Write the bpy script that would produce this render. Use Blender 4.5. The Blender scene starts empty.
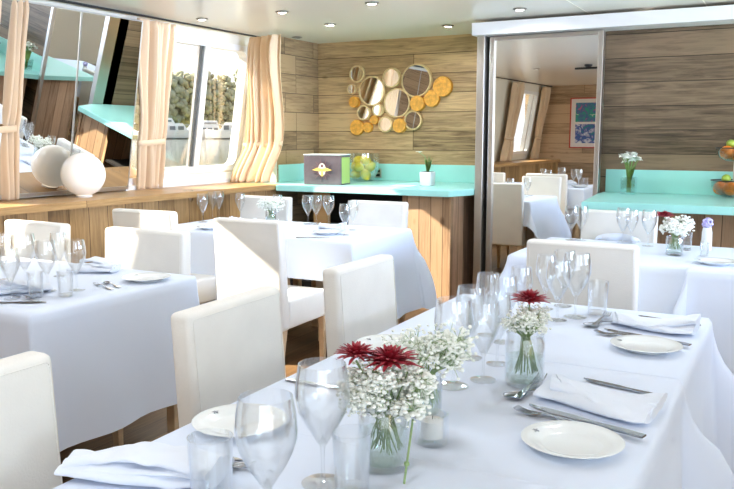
import bpy, bmesh, math, random
from mathutils import Vector, Matrix, noise
random.seed(7)
PI = math.pi
sc = bpy.context.scene
COL = sc.collection
# ------------------------------------------------------------------ camera
EYE = 1.38
F_PX, YAW, PIT = 793.0, math.radians(28.15), math.radians(7.8)
FW = Vector((-math.sin(YAW)*math.cos(PIT), math.cos(YAW)*math.cos(PIT), -math.sin(PIT)))
RT = Vector((math.cos(YAW), math.sin(YAW), 0))
UP = RT.cross(FW)
cam = bpy.data.cameras.new('camera'); camo = bpy.data.objects.new('camera', cam); COL.objects.link(camo)
cam.sensor_width = 36; cam.lens = 36*F_PX/734; cam.clip_start = .02; cam.clip_end = 800
m = Matrix((RT, UP, -FW)).transposed().to_4x4(); m.translation = (0, 0, EYE)
camo.matrix_world = m
sc.camera = camo
def ray(x, y): return FW + RT*((x-367)/F_PX) - UP*((y-244.5)/F_PX)
def pz(x, y, z):                       # the point of the photo's pixel on a horizontal surface
    d = ray(x, y); return d*((z-EYE)/d.z) + Vector((0, 0, EYE))
def py(x, y, Y):                       # ... on a wall across the room
    d = ray(x, y); return d*(Y/d.y) + Vector((0, 0, EYE))
SL = 0.165
def wx(z): return -4.72 + SL*(z-.95)   # the left wall leans inwards
def pw(x, y, off=0.0):
    d = ray(x, y); t = (-4.72+off+SL*(EYE-.95))/(d.x-SL*d.z); return d*t + Vector((0, 0, EYE))

# ------------------------------------------------------------------ materials
def new_mat(name):
    m = bpy.data.materials.new(name); m.use_nodes = True
    nt = m.node_tree; b = nt.nodes['Principled BSDF']
    return m, nt, b
def mat(name, col, rough=.5, metal=0, spec=.5, trans=0, bump=0, bscale=60, var=0, vscale=6, sheen=0, sub=0):
    m, nt, b = new_mat(name); N = nt.nodes; L = nt.links
    b.inputs['Base Color'].default_value = (*col, 1); b.inputs['Roughness'].default_value = rough
    b.inputs['Metallic'].default_value = metal; b.inputs['Specular IOR Level'].default_value = spec
    b.inputs['Transmission Weight'].default_value = trans
    if sheen: b.inputs['Sheen Weight'].default_value = sheen
    if sub:
        b.inputs['Subsurface Weight'].default_value = sub; b.inputs['Subsurface Radius'].default_value = (.02, .02, .02) if sub < .5 else (.2, .18, .15)
    tc = N.new('ShaderNodeTexCoord')
    if var:
        n = N.new('ShaderNodeTexNoise'); n.inputs['Scale'].default_value = vscale; n.inputs['Detail'].default_value = 4
        L.new(tc.outputs['Object'], n.inputs['Vector'])
        r = N.new('ShaderNodeValToRGB')
        r.color_ramp.elements[0].position = .3; r.color_ramp.elements[1].position = .7
        r.color_ramp.elements[0].color = (*[c*(1-var) for c in col], 1)
        r.color_ramp.elements[1].color = (*[min(1, c*(1+var)) for c in col], 1)
        L.new(n.outputs['Fac'], r.inputs['Fac']); L.new(r.outputs['Color'], b.inputs['Base Color'])
    if bump:
        n = N.new('ShaderNodeTexNoise'); n.inputs['Scale'].default_value = bscale; n.inputs['Detail'].default_value = 3
        L.new(tc.outputs['Object'], n.inputs['Vector'])
        bp = N.new('ShaderNodeBump'); bp.inputs['Strength'].default_value = bump; bp.inputs['Distance'].default_value = .01
        L.new(n.outputs['Fac'], bp.inputs['Height']); L.new(bp.outputs['Normal'], b.inputs['Normal'])
    return m
def planks(name, across, light, dark, row=.17, width=1.35, vertical=False, rough=.55, contrast=1.0, seed=0, grain=1.0):
    """boards: brick pattern in the object's own coordinates. across: 'x' or 'y', the axis along the wall"""
    m, nt, b = new_mat(name); N = nt.nodes; L = nt.links
    tc = N.new('ShaderNodeTexCoord'); sp = N.new('ShaderNodeSeparateXYZ'); L.new(tc.outputs['Object'], sp.inputs[0])
    cb = N.new('ShaderNodeCombineXYZ')
    a = {'x': 'X', 'y': 'Y'}[across] if across in 'xy' else 'X'
    u, v = (a, 'Z') if across != 'floor' else ('Y', 'X')
    if vertical: u, v = v, u
    L.new(sp.outputs[u], cb.inputs[0]); L.new(sp.outputs[v], cb.inputs[1]); cb.inputs[2].default_value = seed
    br = N.new('ShaderNodeTexBrick'); L.new(cb.outputs[0], br.inputs['Vector'])
    br.offset = .37; br.offset_frequency = 3; br.squash = 1
    br.inputs['Scale'].default_value = 1; br.inputs['Mortar Size'].default_value = .003
    br.inputs['Mortar Smooth'].default_value = .3
    br.inputs['Brick Width'].default_value = width; br.inputs['Row Height'].default_value = row
    br.inputs['Color1'].default_value = (0, 0, 0, 1); br.inputs['Color2'].default_value = (1, 1, 1, 1)
    br.inputs['Mortar'].default_value = (.5, .5, .5, 1); br.inputs['Bias'].default_value = 0
    # grain stretched along the board, shifted per board
    mp = N.new('ShaderNodeMapping'); mp.inputs['Scale'].default_value = (1.6, 22, 1); L.new(cb.outputs[0], mp.inputs['Vector'])
    ad = N.new('ShaderNodeVectorMath'); ad.operation = 'ADD'
    sc_ = N.new('ShaderNodeVectorMath'); sc_.operation = 'SCALE'; sc_.inputs['Scale'].default_value = 9
    L.new(br.outputs['Color'], sc_.inputs[0]); L.new(mp.outputs[0], ad.inputs[0]); L.new(sc_.outputs[0], ad.inputs[1])
    n1 = N.new('ShaderNodeTexNoise'); n1.inputs['Scale'].default_value = 1.6; n1.inputs['Detail'].default_value = 7
    n1.inputs['Roughness'].default_value = .65; n1.inputs['Distortion'].default_value = .8
    L.new(ad.outputs[0], n1.inputs['Vector'])
    n2 = N.new('ShaderNodeTexNoise'); n2.inputs['Scale'].default_value = 1.3; n2.inputs['Detail'].default_value = 5
    L.new(cb.outputs[0], n2.inputs['Vector'])
    mx = N.new('ShaderNodeMath'); mx.operation = 'MULTIPLY_ADD'       # board*.45 + grain
    L.new(br.outputs['Color'], mx.inputs[0]); mx.inputs[1].default_value = .38*contrast
    mg = N.new('ShaderNodeMath'); mg.operation = 'MULTIPLY'; mg.inputs[1].default_value = 1.0*grain; L.new(n1.outputs['Fac'], mg.inputs[0])
    L.new(mg.outputs[0], mx.inputs[2])
    mx2 = N.new('ShaderNodeMath'); mx2.operation = 'MULTIPLY_ADD'; L.new(n2.outputs['Fac'], mx2.inputs[0]); mx2.inputs[1].default_value = .35
    L.new(mx.outputs[0], mx2.inputs[2])
    r = N.new('ShaderNodeValToRGB'); r.color_ramp.elements[0].position = .50; r.color_ramp.elements[1].position = 1.12
    r.color_ramp.elements[0].color = (*dark, 1); r.color_ramp.elements[1].color = (*light, 1)
    L.new(mx2.outputs[0], r.inputs['Fac'])
    # knots
    vo = N.new('ShaderNodeTexVoronoi'); vo.inputs['Scale'].default_value = 1.7
    mk = N.new('ShaderNodeMapping'); mk.inputs['Scale'].default_value = (1, 1.9, 1); L.new(cb.outputs[0], mk.inputs['Vector']); L.new(mk.outputs[0], vo.inputs['Vector'])
    kr = N.new('ShaderNodeValToRGB'); kr.color_ramp.elements[0].position = .03; kr.color_ramp.elements[1].position = .09
    kr.color_ramp.elements[0].color = (.35, .28, .22, 1); kr.color_ramp.elements[1].color = (1, 1, 1, 1)
    L.new(vo.outputs['Distance'], kr.inputs['Fac'])
    m1 = N.new('ShaderNodeMix'); m1.data_type = 'RGBA'; m1.blend_type = 'MULTIPLY'; m1.inputs['Factor'].default_value = .85
    L.new(r.outputs['Color'], m1.inputs['A']); L.new(kr.outputs['Color'], m1.inputs['B'])
    m2 = N.new('ShaderNodeMix'); m2.data_type = 'RGBA'; m2.inputs['B'].default_value = (dark[0]*.6, dark[1]*.6, dark[2]*.6, 1)
    L.new(br.outputs['Fac'], m2.inputs['Factor']); L.new(m1.outputs['Result'], m2.inputs['A'])
    L.new(m2.outputs['Result'], b.inputs['Base Color'])
    b.inputs['Roughness'].default_value = rough; b.inputs['Specular IOR Level'].default_value = .3
    bp = N.new('ShaderNodeBump'); bp.inputs['Strength'].default_value = .25; bp.inputs['Distance'].default_value = .004
    L.new(mx.outputs[0], bp.inputs['Height']); L.new(bp.outputs['Normal'], b.inputs['Normal'])
    return m
def glass_mat(name, tint=(.97, .98, .98), refl=.10, edge=.85, rough=.015):
    """clear thin glass: mostly see-through, mirror-like towards its edges"""
    m = bpy.data.materials.new(name); m.use_nodes = True; nt = m.node_tree; N = nt.nodes; L = nt.links
    N.clear(); o = N.new('ShaderNodeOutputMaterial')
    t = N.new('ShaderNodeBsdfTransparent'); t.inputs[0].default_value = (*tint, 1)
    g = N.new('ShaderNodeBsdfGlossy'); g.inputs['Roughness'].default_value = rough; g.inputs['Color'].default_value = (.95, .97, 1, 1)
    lw = N.new('ShaderNodeLayerWeight'); lw.inputs['Blend'].default_value = .35
    r = N.new('ShaderNodeValToRGB'); r.color_ramp.elements[0].color = (refl, refl, refl, 1); r.color_ramp.elements[1].color = (edge, edge, edge, 1)
    r.color_ramp.elements[0].position = .15; r.color_ramp.elements[1].position = .95
    L.new(lw.outputs['Facing'], r.inputs['Fac'])
    mx = N.new('ShaderNodeMixShader'); L.new(r.outputs['Color'], mx.inputs[0]); L.new(t.outputs[0], mx.inputs[1]); L.new(g.outputs[0], mx.inputs[2])
    L.new(mx.outputs[0], o.inputs['Surface'])
    return m
def crystal_mat(name, share=.3):
    """wine glass crystal: see-through with bright edges, and a share of real refraction"""
    m = glass_mat(name, (.985, .99, .99), .055, .9, .02); nt = m.node_tree; N = nt.nodes; L = nt.links
    o = [n for n in N if n.type == 'OUTPUT_MATERIAL'][0]; src = o.inputs['Surface'].links[0].from_socket
    g = N.new('ShaderNodeBsdfGlass'); g.inputs['IOR'].default_value = 1.48; g.inputs['Roughness'].default_value = 0
    mx = N.new('ShaderNodeMixShader'); mx.inputs[0].default_value = share
    L.new(src, mx.inputs[1]); L.new(g.outputs[0], mx.inputs[2]); L.new(mx.outputs[0], o.inputs['Surface'])
    return m
M = dict(
    plank_back=planks('weathered_planks', 'x', (.60, .40, .205), (.105, .060, .027), row=.178, width=3.2, seed=1.3),
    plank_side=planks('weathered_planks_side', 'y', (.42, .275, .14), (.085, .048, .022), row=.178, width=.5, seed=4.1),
    plank_right=planks('shaded_planks', 'x', (.245, .165, .10), (.036, .024, .014), row=.178, width=3.6, seed=2.2),  # same boards as the back wall; weaker light put into the tone
    plank_rear=planks('brown_planks', 'x', (.62, .45, .29), (.22, .15, .09), row=.178, width=1.6, seed=6.2),
    panel=planks('honey_boards', 'y', (.46, .275, .115), (.15, .08, .03), row=.16, width=3, vertical=True, seed=.7),
    cab=planks('cabinet_boards', 'x', (.46, .29, .165), (.17, .10, .055), row=.105, width=3, vertical=True, seed=3.7),
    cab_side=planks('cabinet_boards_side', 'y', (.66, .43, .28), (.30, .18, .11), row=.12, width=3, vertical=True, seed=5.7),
    ledge=planks('oiled_ledge', 'y', (.58, .35, .145), (.28, .15, .055), row=4, width=6, seed=8, rough=.35),
    floor=planks('floor_boards', 'floor', (.20, .115, .055), (.07, .038, .018), row=.14, width=1.5, seed=9, rough=.4),
    ceiling=mat('cream_gloss', (.93, .88, .77), .22, spec=.5),
    cream=mat('cream_paint', (.78, .73, .60), .45),
    white=mat('white_paint', (.82, .80, .76), .35),
    beam=mat('white_beam', (.84, .81, .78), .3),
    teal=mat('teal_paint', (.38, .76, .69), .28, var=.04, vscale=3),
    leather=mat('cream_leather', (.79, .765, .71), .42, bump=.12, bscale=220, var=.03, vscale=8),
    legwood=mat('pale_wood', (.62, .47, .30), .5, var=.12, vscale=25),
    cloth=mat('white_linen', (.72, .78, .895), .85, spec=.2, bump=.10, bscale=12, sheen=.1),
    napkin=mat('napkin_linen', (.78, .825, .905), .85, spec=.2, bump=.12, bscale=25),
    curtain=mat('cream_curtain', (.70, .52, .34), .85, spec=.1, bump=.1, bscale=300),
    porcelain=mat('porcelain', (.82, .84, .83), .12),
    steel=mat('cutlery_steel', (.46, .48, .52), .16, 1),
    brush=mat('brushed_steel', (.62, .59, .55), .32, 1),
    mirror=mat('mirror_silver', (.90, .91, .90), .005, 1),
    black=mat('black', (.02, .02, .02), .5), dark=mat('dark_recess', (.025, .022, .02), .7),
    orange_wood=mat('orange_wood', (.72, .34, .05), .5, var=.25, vscale=30),
    rim=mat('pale_cane', (.68, .50, .25), .5, var=.15, vscale=30),
    orange=mat('orange_peel', (.85, .22, .012), .4, bump=.2, bscale=150),
    lime=mat('lime_peel', (.30, .42, .05), .4, bump=.2, bscale=150, var=.2, vscale=20),
    lemon=mat('lemon_peel', (.90, .66, .06), .4, bump=.2, bscale=150),
    leaf=mat('leaf_green', (.20, .33, .08), .5, var=.25, vscale=40),
    stem=mat('stem_green', (.25, .36, .15), .5),
    petal=mat('white_petals', (.90, .90, .84), .7, sub=.1), petal_g=mat('baby_breath', (.88, .90, .84), .8),
    red=mat('crimson_petals', (.33, .015, .03), .5, var=.4, vscale=60), amber=mat('amber_centre', (.5, .22, .03), .6),
    lilac=mat('lilac_petals', (.52, .48, .78), .7),
    globe=mat('opal_globe', (.86, .82, .77), .25, sub=.5),
    glass=glass_mat('clear_glass'), pane=glass_mat('window_glass', (.97, .98, .98), .03, .16),
    bowlglass=glass_mat('bowl_glass', (.93, .97, .96), .10, .7), greyglass=glass_mat('smoky_glass', (.80, .82, .80), .03, .6),
    crystal=crystal_mat('crystal', .07), water=glass_mat('vase_water', (.90, .95, .93), .05, .3),
    wax=mat('white_wax', (.88, .86, .82), .4, sub=.2),
    box=mat('plum_card', (.10, .075, .085), .45, var=.2, vscale=12), gold=mat('gold_print', (.80, .53, .12), .4), paleprint=mat('pale_print', (.80, .70, .62), .5),
    mauve=mat('mauve_print', (.17, .085, .09), .5),
    box_side=mat('green_card', (.35, .45, .12), .5), box_top=mat('silver_card', (.66, .72, .73), .35),
    potwhite=mat('white_ceramic', (.85, .83, .85), .3),
    redframe=mat('red_frame', (.55, .07, .05), .4), mount=mat('picture_mount', (.85, .82, .80), .8),
)
gb = M['globe'].node_tree.nodes['Principled BSDF']; gb.inputs['Emission Color'].default_value = (1, .92, .78, 1); gb.inputs['Emission Strength'].default_value = .22
def art_mat(name, seed, cols):
    m, nt, b = new_mat(name); N = nt.nodes; L = nt.links
    tc = N.new('ShaderNodeTexCoord'); mp = N.new('ShaderNodeMapping'); mp.inputs['Location'].default_value = (seed, seed*2, 0)
    L.new(tc.outputs['Object'], mp.inputs[0])
    n = N.new('ShaderNodeTexNoise'); n.inputs['Scale'].default_value = 9; n.inputs['Detail'].default_value = 4; n.inputs['Distortion'].default_value = 1.5
    L.new(mp.outputs[0], n.inputs['Vector']); r = N.new('ShaderNodeValToRGB'); r.color_ramp.interpolation = 'EASE'
    for i, c in enumerate(cols):
        e = r.color_ramp.elements[i] if i < 2 else r.color_ramp.elements.new(.5)
        e.position = .3 + .4*i/(len(cols)-1); e.color = (*c, 1)
    L.new(n.outputs['Fac'], r.inputs['Fac']); L.new(r.outputs['Color'], b.inputs['Base Color']); b.inputs['Roughness'].default_value = .3
    return m

# ------------------------------------------------------------------ mesh helpers
def box(bm, lo, hi, bev=0.0, seg=2, mtx=None):
    r = bmesh.ops.create_cube(bm, size=1)
    vs = r['verts']
    c = [(lo[i]+hi[i])/2 for i in range(3)]; s = [hi[i]-lo[i] for i in range(3)]
    for v in vs: v.co = Vector((c[0]+v.co.x*s[0], c[1]+v.co.y*s[1], c[2]+v.co.z*s[2]))
    if bev:
        es = list({e for v in vs for e in v.link_edges})
        r = bmesh.ops.bevel(bm, geom=es, offset=bev, segments=seg, affect='EDGES', profile=.5)
        vs = list({v for f in r['faces'] for v in f.verts} | {v for v in vs if v.is_valid})
    if mtx is not None:
        for v in vs: v.co = mtx @ v.co
    return vs
def lathe(bm, prof, n=32, c=(0, 0, 0), closed=False):
    rings = []
    for r, z in prof:
        if r < 1e-6: rings.append([bm.verts.new((c[0], c[1], c[2]+z))])
        else: rings.append([bm.verts.new((c[0]+r*math.cos(2*PI*k/n), c[1]+r*math.sin(2*PI*k/n), c[2]+z)) for k in range(n)])
    for a, b in zip(rings, rings[1:]):
        for k in range(n):
            k2 = (k+1) % n
            if len(a) == 1 and len(b) == 1: continue
            if len(a) == 1: bm.faces.new((a[0], b[k2], b[k]))
            elif len(b) == 1: bm.faces.new((a[k], a[k2], b[0]))
            else: bm.faces.new((a[k], a[k2], b[k2], b[k]))
def tube(bm, pts, r, n=8, cap=True):
    pts = [Vector(p) for p in pts]; rr = r if isinstance(r, (list, tuple)) else [r]*len(pts)
    rings = []; up = Vector((0, 0, 1))
    for i, p in enumerate(pts):
        t = (pts[min(i+1, len(pts)-1)]-pts[max(i-1, 0)]).normalized()
        a = t.cross(up)
        if a.length < .05: a = t.cross(Vector((1, 0, 0)))
        a.normalize(); b = a.cross(t).normalized()
        rings.append([bm.verts.new(p+(a*math.cos(2*PI*k/n)+b*math.sin(2*PI*k/n))*rr[i]) for k in range(n)])
    for A, B in zip(rings, rings[1:]):
        for k in range(n): bm.faces.new((A[k], A[(k+1) % n], B[(k+1) % n], B[k]))
    if cap: bm.faces.new(rings[0][::-1]); bm.faces.new(rings[-1])
def ribbon(bm, pts, th):
    """flat bar through (x, y, z, half width) points, widths across x"""
    R = []
    for x, y, z, w in pts:
        R.append([bm.verts.new((x-w, y, z-th/2)), bm.verts.new((x+w, y, z-th/2)), bm.verts.new((x+w*.9, y, z+th/2)), bm.verts.new((x-w*.9, y, z+th/2))])
    for A, B in zip(R, R[1:]):
        for k in range(4): bm.faces.new((A[k], B[k], B[(k+1) % 4], A[(k+1) % 4]))
    bm.faces.new(R[0]); bm.faces.new(R[-1][::-1])
def prism(bm, poly, z0, z1):
    a = [bm.verts.new((x, y, z0)) for x, y in poly]; b = [bm.verts.new((x, y, z1)) for x, y in poly]
    n = len(poly); bm.faces.new(a[::-1]); bm.faces.new(b)
    for k in range(n): bm.faces.new((a[k], a[(k+1) % n], b[(k+1) % n], b[k]))
def ball(bm, c, r, sub=2, sq=(1, 1, 1)):
    q = bmesh.ops.create_icosphere(bm, subdivisions=sub, radius=r)
    for v in q['verts']: v.co = Vector((v.co.x*sq[0]+c[0], v.co.y*sq[1]+c[1], v.co.z*sq[2]+c[2]))
    return q['verts']
def mesh(name, bm, m, smooth=True, angle=40):
    bmesh.ops.recalc_face_normals(bm, faces=bm.faces)
    me = bpy.data.meshes.new(name); bm.to_mesh(me); bm.free()
    if m is not None: me.materials.append(m)
    if smooth:
        for p in me.polygons: p.use_smooth = True
        try: me.set_sharp_from_angle(angle=math.radians(angle))
        except Exception: pass
    return me
def ob(name, me, parent=None, loc=(0, 0, 0), rot=(0, 0, 0)):
    o = bpy.data.objects.new(name, me); COL.objects.link(o)
    o.location = loc; o.rotation_euler = rot
    if parent is not None: o.parent = parent
    return o
def tag(o, label, cat, group=None):
    o['label'] = label; o['category'] = cat
    if group: o['group'] = group
    return o
def thing(name, label, cat, loc=(0, 0, 0), rz=0.0, group=None):
    o = bpy.data.objects.new(name, None); COL.objects.link(o); o.empty_display_size = .1
    o.location = loc; o.rotation_euler = (0, 0, rz)
    return tag(o, label, cat, group)
def struct(name, bm, m, smooth=False):
    o = ob(name, mesh(name, bm, m, smooth)); o['kind'] = 'structure'; return o
B = bmesh.new
def copies(parts, name, label, cat, loc, rz=0.0, group=None, scale=1.0, rot=None):
    """a thing made of shared part meshes. parts: [(part name, mesh, [(sub-part name, mesh)])]"""
    r = thing(name, label, cat, loc, rz, group)
    if rot: r.rotation_euler = rot
    if scale != 1: r.scale = (scale,)*3 if not isinstance(scale, tuple) else scale
    for pn, me, subs in parts:
        p = ob(pn, me, r)
        for sn, sm in subs: ob(sn, sm, p)
    return r

# ------------------------------------------------------------------ the room
CEIL = 2.29; YB = 6.91; YP = 6.30; XR = 3.3; YR = -2.2
bm = B(); box(bm, (-4.9, YR-.1, -.06), (XR+.1, YB+.1, 0)); struct('floor', bm, M['floor'])
bm = B(); box(bm, (-4.9, YR-.1, CEIL), (XR+.1, YB+.1, CEIL+.06)); struct('ceiling', bm, M['ceiling'])
bm = B(); box(bm, (-4.3, YB, 0), (-2.26, YB+.08, CEIL)); struct('wall_back', bm, M['plank_back'])
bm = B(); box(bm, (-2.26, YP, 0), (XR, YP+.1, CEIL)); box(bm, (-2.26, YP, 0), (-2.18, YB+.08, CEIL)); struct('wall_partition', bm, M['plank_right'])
bm = B(); box(bm, (-4.33, 6.17, 0), (-4.25, YB, CEIL)); struct('wall_return', bm, M['plank_side'])
bm = B()
for v in box(bm, (0, 6.15, .95), (1, 6.169, CEIL)): v.co.x = wx(v.co.z)-.05 if v.co.x < .5 else -4.255
struct('wall_return_end', bm, M['cream'])
bm = B(); box(bm, (-4.9, YR-.1, 0), (-.2, YR, CEIL)); box(bm, (-.2, YR-.1, 0), (XR, YR, .25)); box(bm, (-.2, YR-.1, 2.15), (XR, YR, CEIL)); struct('wall_rear', bm, M['plank_rear'])  # unseen opening to the right is added for the rear fill lamp
# right wall with its row of windows (outside the frame, it lets in the sky and the added fill lamps)
bm = B()
box(bm, (XR, YR, 0), (XR+.1, YP, .95)); box(bm, (XR, YR, 2.15), (XR+.1, YP, CEIL))
for a, b in ((YR, -2.0), (-.2, .1), (2.2, 2.5), (4.6, YP)): box(bm, (XR, a, .95), (XR+.1, b, 2.15))
struct('wall_right', bm, M['cream'])
# left wall: leaning inwards, with window openings (y0, y1, z0, z1)
OPEN = [(4.70, 6.12, 1.09, 2.165), (2.20, 3.33, 1.09, 2.26), (-1.80, -.70, 1.09, 2.13)]
bm = B()
def lean_box(bm, y0, y1, z0, z1, t0=-.07, t1=0.0):
    vs = box(bm, (0, y0, z0), (1, y1, z1))
    for v in vs: v.co.x = wx(v.co.z) + (t1 if v.co.x > .5 else t0)
zlo, zhi = .93, CEIL
ys = sorted({YR, 6.15} | {v for o in OPEN for v in o[:2]})
for a, b in zip(ys, ys[1:]):
    op = [o for o in OPEN if o[0] <= a+1e-6 and o[1] >= b-1e-6]
    if op: lean_box(bm, a, b, zlo, op[0][2]); lean_box(bm, a, b, op[0][3], zhi)
    else: lean_box(bm, a, b, zlo, zhi)
struct('wall_left', bm, M['cream'])
bm = B(); prism(bm, [(-4.30, YR), (-4.24, YR), (-4.24, 3.0), (-4.09, 5.94), (-4.30, 5.94)], 0, .903); struct('wall_left_panelling', bm, M['panel'])
bm = B(); prism(bm, [(-4.80, YR), (-4.19, YR), (-4.19, 3.0), (-4.03, 5.9), (-4.05, 5.94), (-4.80, 5.94)], .904, .951); bmesh.ops.bevel(bm, geom=list(bm.edges), offset=.006, segments=2, affect='EDGES'); struct('trim_1', bm, M['ledge'])
# header beam over the mirror and the right wall, steel post beside the mirror
XPL = py(479.5, 100, 6.2).x; XPR = py(487, 100, 6.2).x; XM0 = py(489.6, 100, 6.2).x; XM1 = py(604, 60, 6.2).x
bm = B(); box(bm, (py(471.5, 36, 6.06).x, 6.06, 2.165), (XR, 6.32, 2.262), .004); struct('trim_2', bm, M['beam'])
bm = B(); box(bm, (XPL, 6.12, 0), (XPR, 6.26, 2.165), .003); struct('trim_3', bm, M['brush'])
bm = B()
for X in (-1.42, -.61): box(bm, (X-.004, YR, CEIL-.0015), (X+.004, 6.3, CEIL+.01))
struct('trim_4', bm, M['cream'])

def ring(bm, y0, y1, z0, z1, w, rad, t0, t1, n=6):
    """window frame: square outside, rounded inside, on the leaning wall, from depth t0 to t1"""
    def rr(y0, y1, z0, z1, r):
        P = []
        for cy, cz, a0 in ((y1-r, z1-r, 0), (y0+r, z1-r, PI/2), (y0+r, z0+r, PI), (y1-r, z0+r, 1.5*PI)):
            for k in range(n+1):
                a = a0+PI/2*k/n; P.append((cy+r*math.cos(a), cz+r*math.sin(a)))
        return P
    O = rr(y0, y1, z0, z1, .004); I = rr(y0+w, y1-w, z0+w, z1-w, rad)
    L = [[bm.verts.new((wx(z)+t, y, z)) for y, z in P] for P in (O, I) for t in (t0, t1)]
    N = len(O)
    for a, b in ((0, 1), (1, 3), (3, 2), (2, 0)):
        for k in range(N): bm.faces.new((L[a][k], L[a][(k+1) % N], L[b][(k+1) % N], L[b][k]))
def window(idx, y0, y1, z0, z1):
    bm = B(); ring(bm, y0-.03, y1+.02, z0-.03, z1+.03, .05, .08, -.075, .016)
    fr = ob(f'window_{idx}', mesh('window_frame', bm, M['white'], True, 30)); fr['kind'] = 'structure'
    ym = 5.525 if idx == 1 else y0+.25
    bm = B(); lean_box(bm, ym-.03, ym+.03, z0+.02, z1-.02, -.05, .02)
    ob('mullion', mesh('mullion', bm, M['white'], False), fr)
    bm = B(); lean_box(bm, ym-.041, ym-.030, z0+.02, z1-.02, -.034, .006)
    ob('seal', mesh('seal', bm, mat('rubber', (.16, .17, .17), .6), False), fr)
    bm = B(); lean_box(bm, ym-.075, ym-.042, z0+.02, z1-.02, -.04, -.015)
    ob('sash_stile', mesh('sash_stile', bm, M['brush'], False), fr)
    for a, b in ((y0+.02, ym), (ym, y1-.02)):
        bm = B(); lean_box(bm, a, b, z0+.02, z1-.02, -.032, -.028); ob('pane', mesh('pane', bm, M['pane'], False), fr)
for i, o in enumerate(OPEN): window(i+1, *o)
bm = B(); lean_box(bm, 4.62, 6.14, .985, 1.045, 0, .05); lean_box(bm, 4.62, 6.14, .95, .985, 0, .09); struct('trim_5', bm, M['white'])

# ------------------------------------------------------------------ left wall: mirrors, curtains, rail, globe lamp
def wall_mirror(label, y0, y1):
    """a thick mirror panel standing off the leaning wall"""
    X = lambda y, z, t: -4.60+.026*(y-3.9)+.1763*(z-1.0)+t
    yc = (y0+y1)/2; org = Vector((X(yc, 1, 0), yc, .96))
    t = thing('wall_mirror', label, 'mirror', org)
    def slab(bm, a, b, c, d, t0, t1):
        for v in box(bm, (0, a, c), (1, b, d)): v.co = Vector((X(v.co.y, v.co.z, t1 if v.co.x > .5 else t0), v.co.y, v.co.z))-org
    bm = B(); slab(bm, y0+.004, y1-.004, .99, 2.225, -.006, 0); ob('mirror_glass', mesh('mirror_glass', bm, M['mirror'], False), t)
    bm = B()
    for a, b, c, d in ((y0, y1, .965, .99), (y0, y0+.005, .99, 2.225), (y1-.005, y1, .99, 2.225), (y0, y1, 2.225, 2.235)): slab(bm, a, b, c, d, -.06, .004)
    ob('frame', mesh('frame', bm, M['brush'], False), t)
    bm = B(); slab(bm, y0+.006, y1-.006, .991, 2.224, -.058, -.007); ob('backing', mesh('backing', bm, M['cream'], False), t)
ym = 4.03
wall_mirror('leaning wall mirror beside the curtain at the photo edge, showing the teal counter', 3.37, ym-.001)
wall_mirror('second leaning wall mirror panel, the one next to the tied curtain and window', ym+.001, 4.60)
tag(ob('curtain_rail', (lambda bm: (tube(bm, [(wx(2.28)+.11, y, 2.277) for y in (-2.6, 0, 3, 5, 6.15)], .008, 8), mesh('curtain_rail', bm, M['black']))[1])(B())),
    'thin dark curtain rail running under the ceiling along the window wall', 'curtain rail')
def curtain(label, left, right, folds, tie=1.33, seed=0, out=0.0):
    """left / right: [(z, y)] edges from top to bottom"""
    def at(E, z):
        for (za, ya), (zb, yb) in zip(E, E[1:]):
            if za >= z >= zb:
                t = (za-z)/(za-zb); t = t*t*(3-2*t); return ya+(yb-ya)*t
        return E[-1][1]
    z1, z0 = left[0][0], left[-1][0]; NU, NZ = folds*8, 56
    yc = (left[0][1]+right[0][1])/2
    t = thing('curtain', label, 'curtain', (wx(z0)+.1, yc, z0)); org = Vector((wx(z0)+.1, yc, z0))
    rnd = random.Random(seed); ph = [rnd.uniform(-.5, .5) for _ in range(folds+2)]
    bm = B(); G = []
    for j in range(NZ+1):
        z = z1+(z0-z1)*j/NZ; a, b = at(left, z), at(right, z); row = []
        head = min(1, (z1-z)/.07); w = math.hypot(b-a, out); nx, ny = (b-a)/w, -out/w
        for i in range(NU+1):
            u = i/NU; k = int(u*folds)
            s = math.sin(2*PI*(folds*u + .32*math.sin(5.3*u+seed) + .2*math.sin(11*u+2*seed)))*(.65+.35*math.sin(3.7*u*folds/2+seed))
            amp = min(.06, w/folds*.85)*(.55+.45*head)*(1-.35*math.exp(-((z-tie)/.07)**2))
            off = s*amp + .006*math.sin(9*u+7*z+seed)
            row.append(bm.verts.new(Vector((wx(z)+.105+off*nx+out*u, a+(b-a)*u+off*ny, z))-org))
        G.append(row)
    for r0, r1 in zip(G, G[1:]):
        for i in range(NU): bm.faces.new((r0[i], r0[i+1], r1[i+1], r1[i]))
    o = ob('drape', mesh('drape', bm, M['curtain'], True, 180), t)
    md = o.modifiers.new('thick', 'SOLIDIFY'); md.thickness = .003
    bm = B(); a, b = at(left, tie), at(right, tie); n = 20; pts = []
    lo = [(wx(tie)+.105+out*(.5+.5*math.cos(2*PI*k/n))+.045*math.sin(2*PI*k/n), (a+b)/2+(abs(b-a)/2+.008)*math.cos(2*PI*k/n)*(1 if b > a else -1)) for k in range(n)]
    for dz in (-.022, .022): pts.append([bm.verts.new(Vector((x, y, tie+dz+.01*math.cos(2*PI*k/n)))-org) for k, (x, y) in enumerate(lo)])
    for k in range(n): bm.faces.new((pts[0][k], pts[0][(k+1) % n], pts[1][(k+1) % n], pts[1][k]))
    o = ob('tie_band', mesh('tie_band', bm, M['curtain'], True), t); md = o.modifiers.new('thick', 'SOLIDIFY'); md.thickness = .004
def edge(pts, off=.1): return [(p.z, p.y) for p in (pw(x, y, off) for x, y in pts)]
def zfix(E, zs): return [(z, y) for z, (_, y) in zip(zs, E)]
ZS = (2.255, 1.33, .955)
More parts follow.
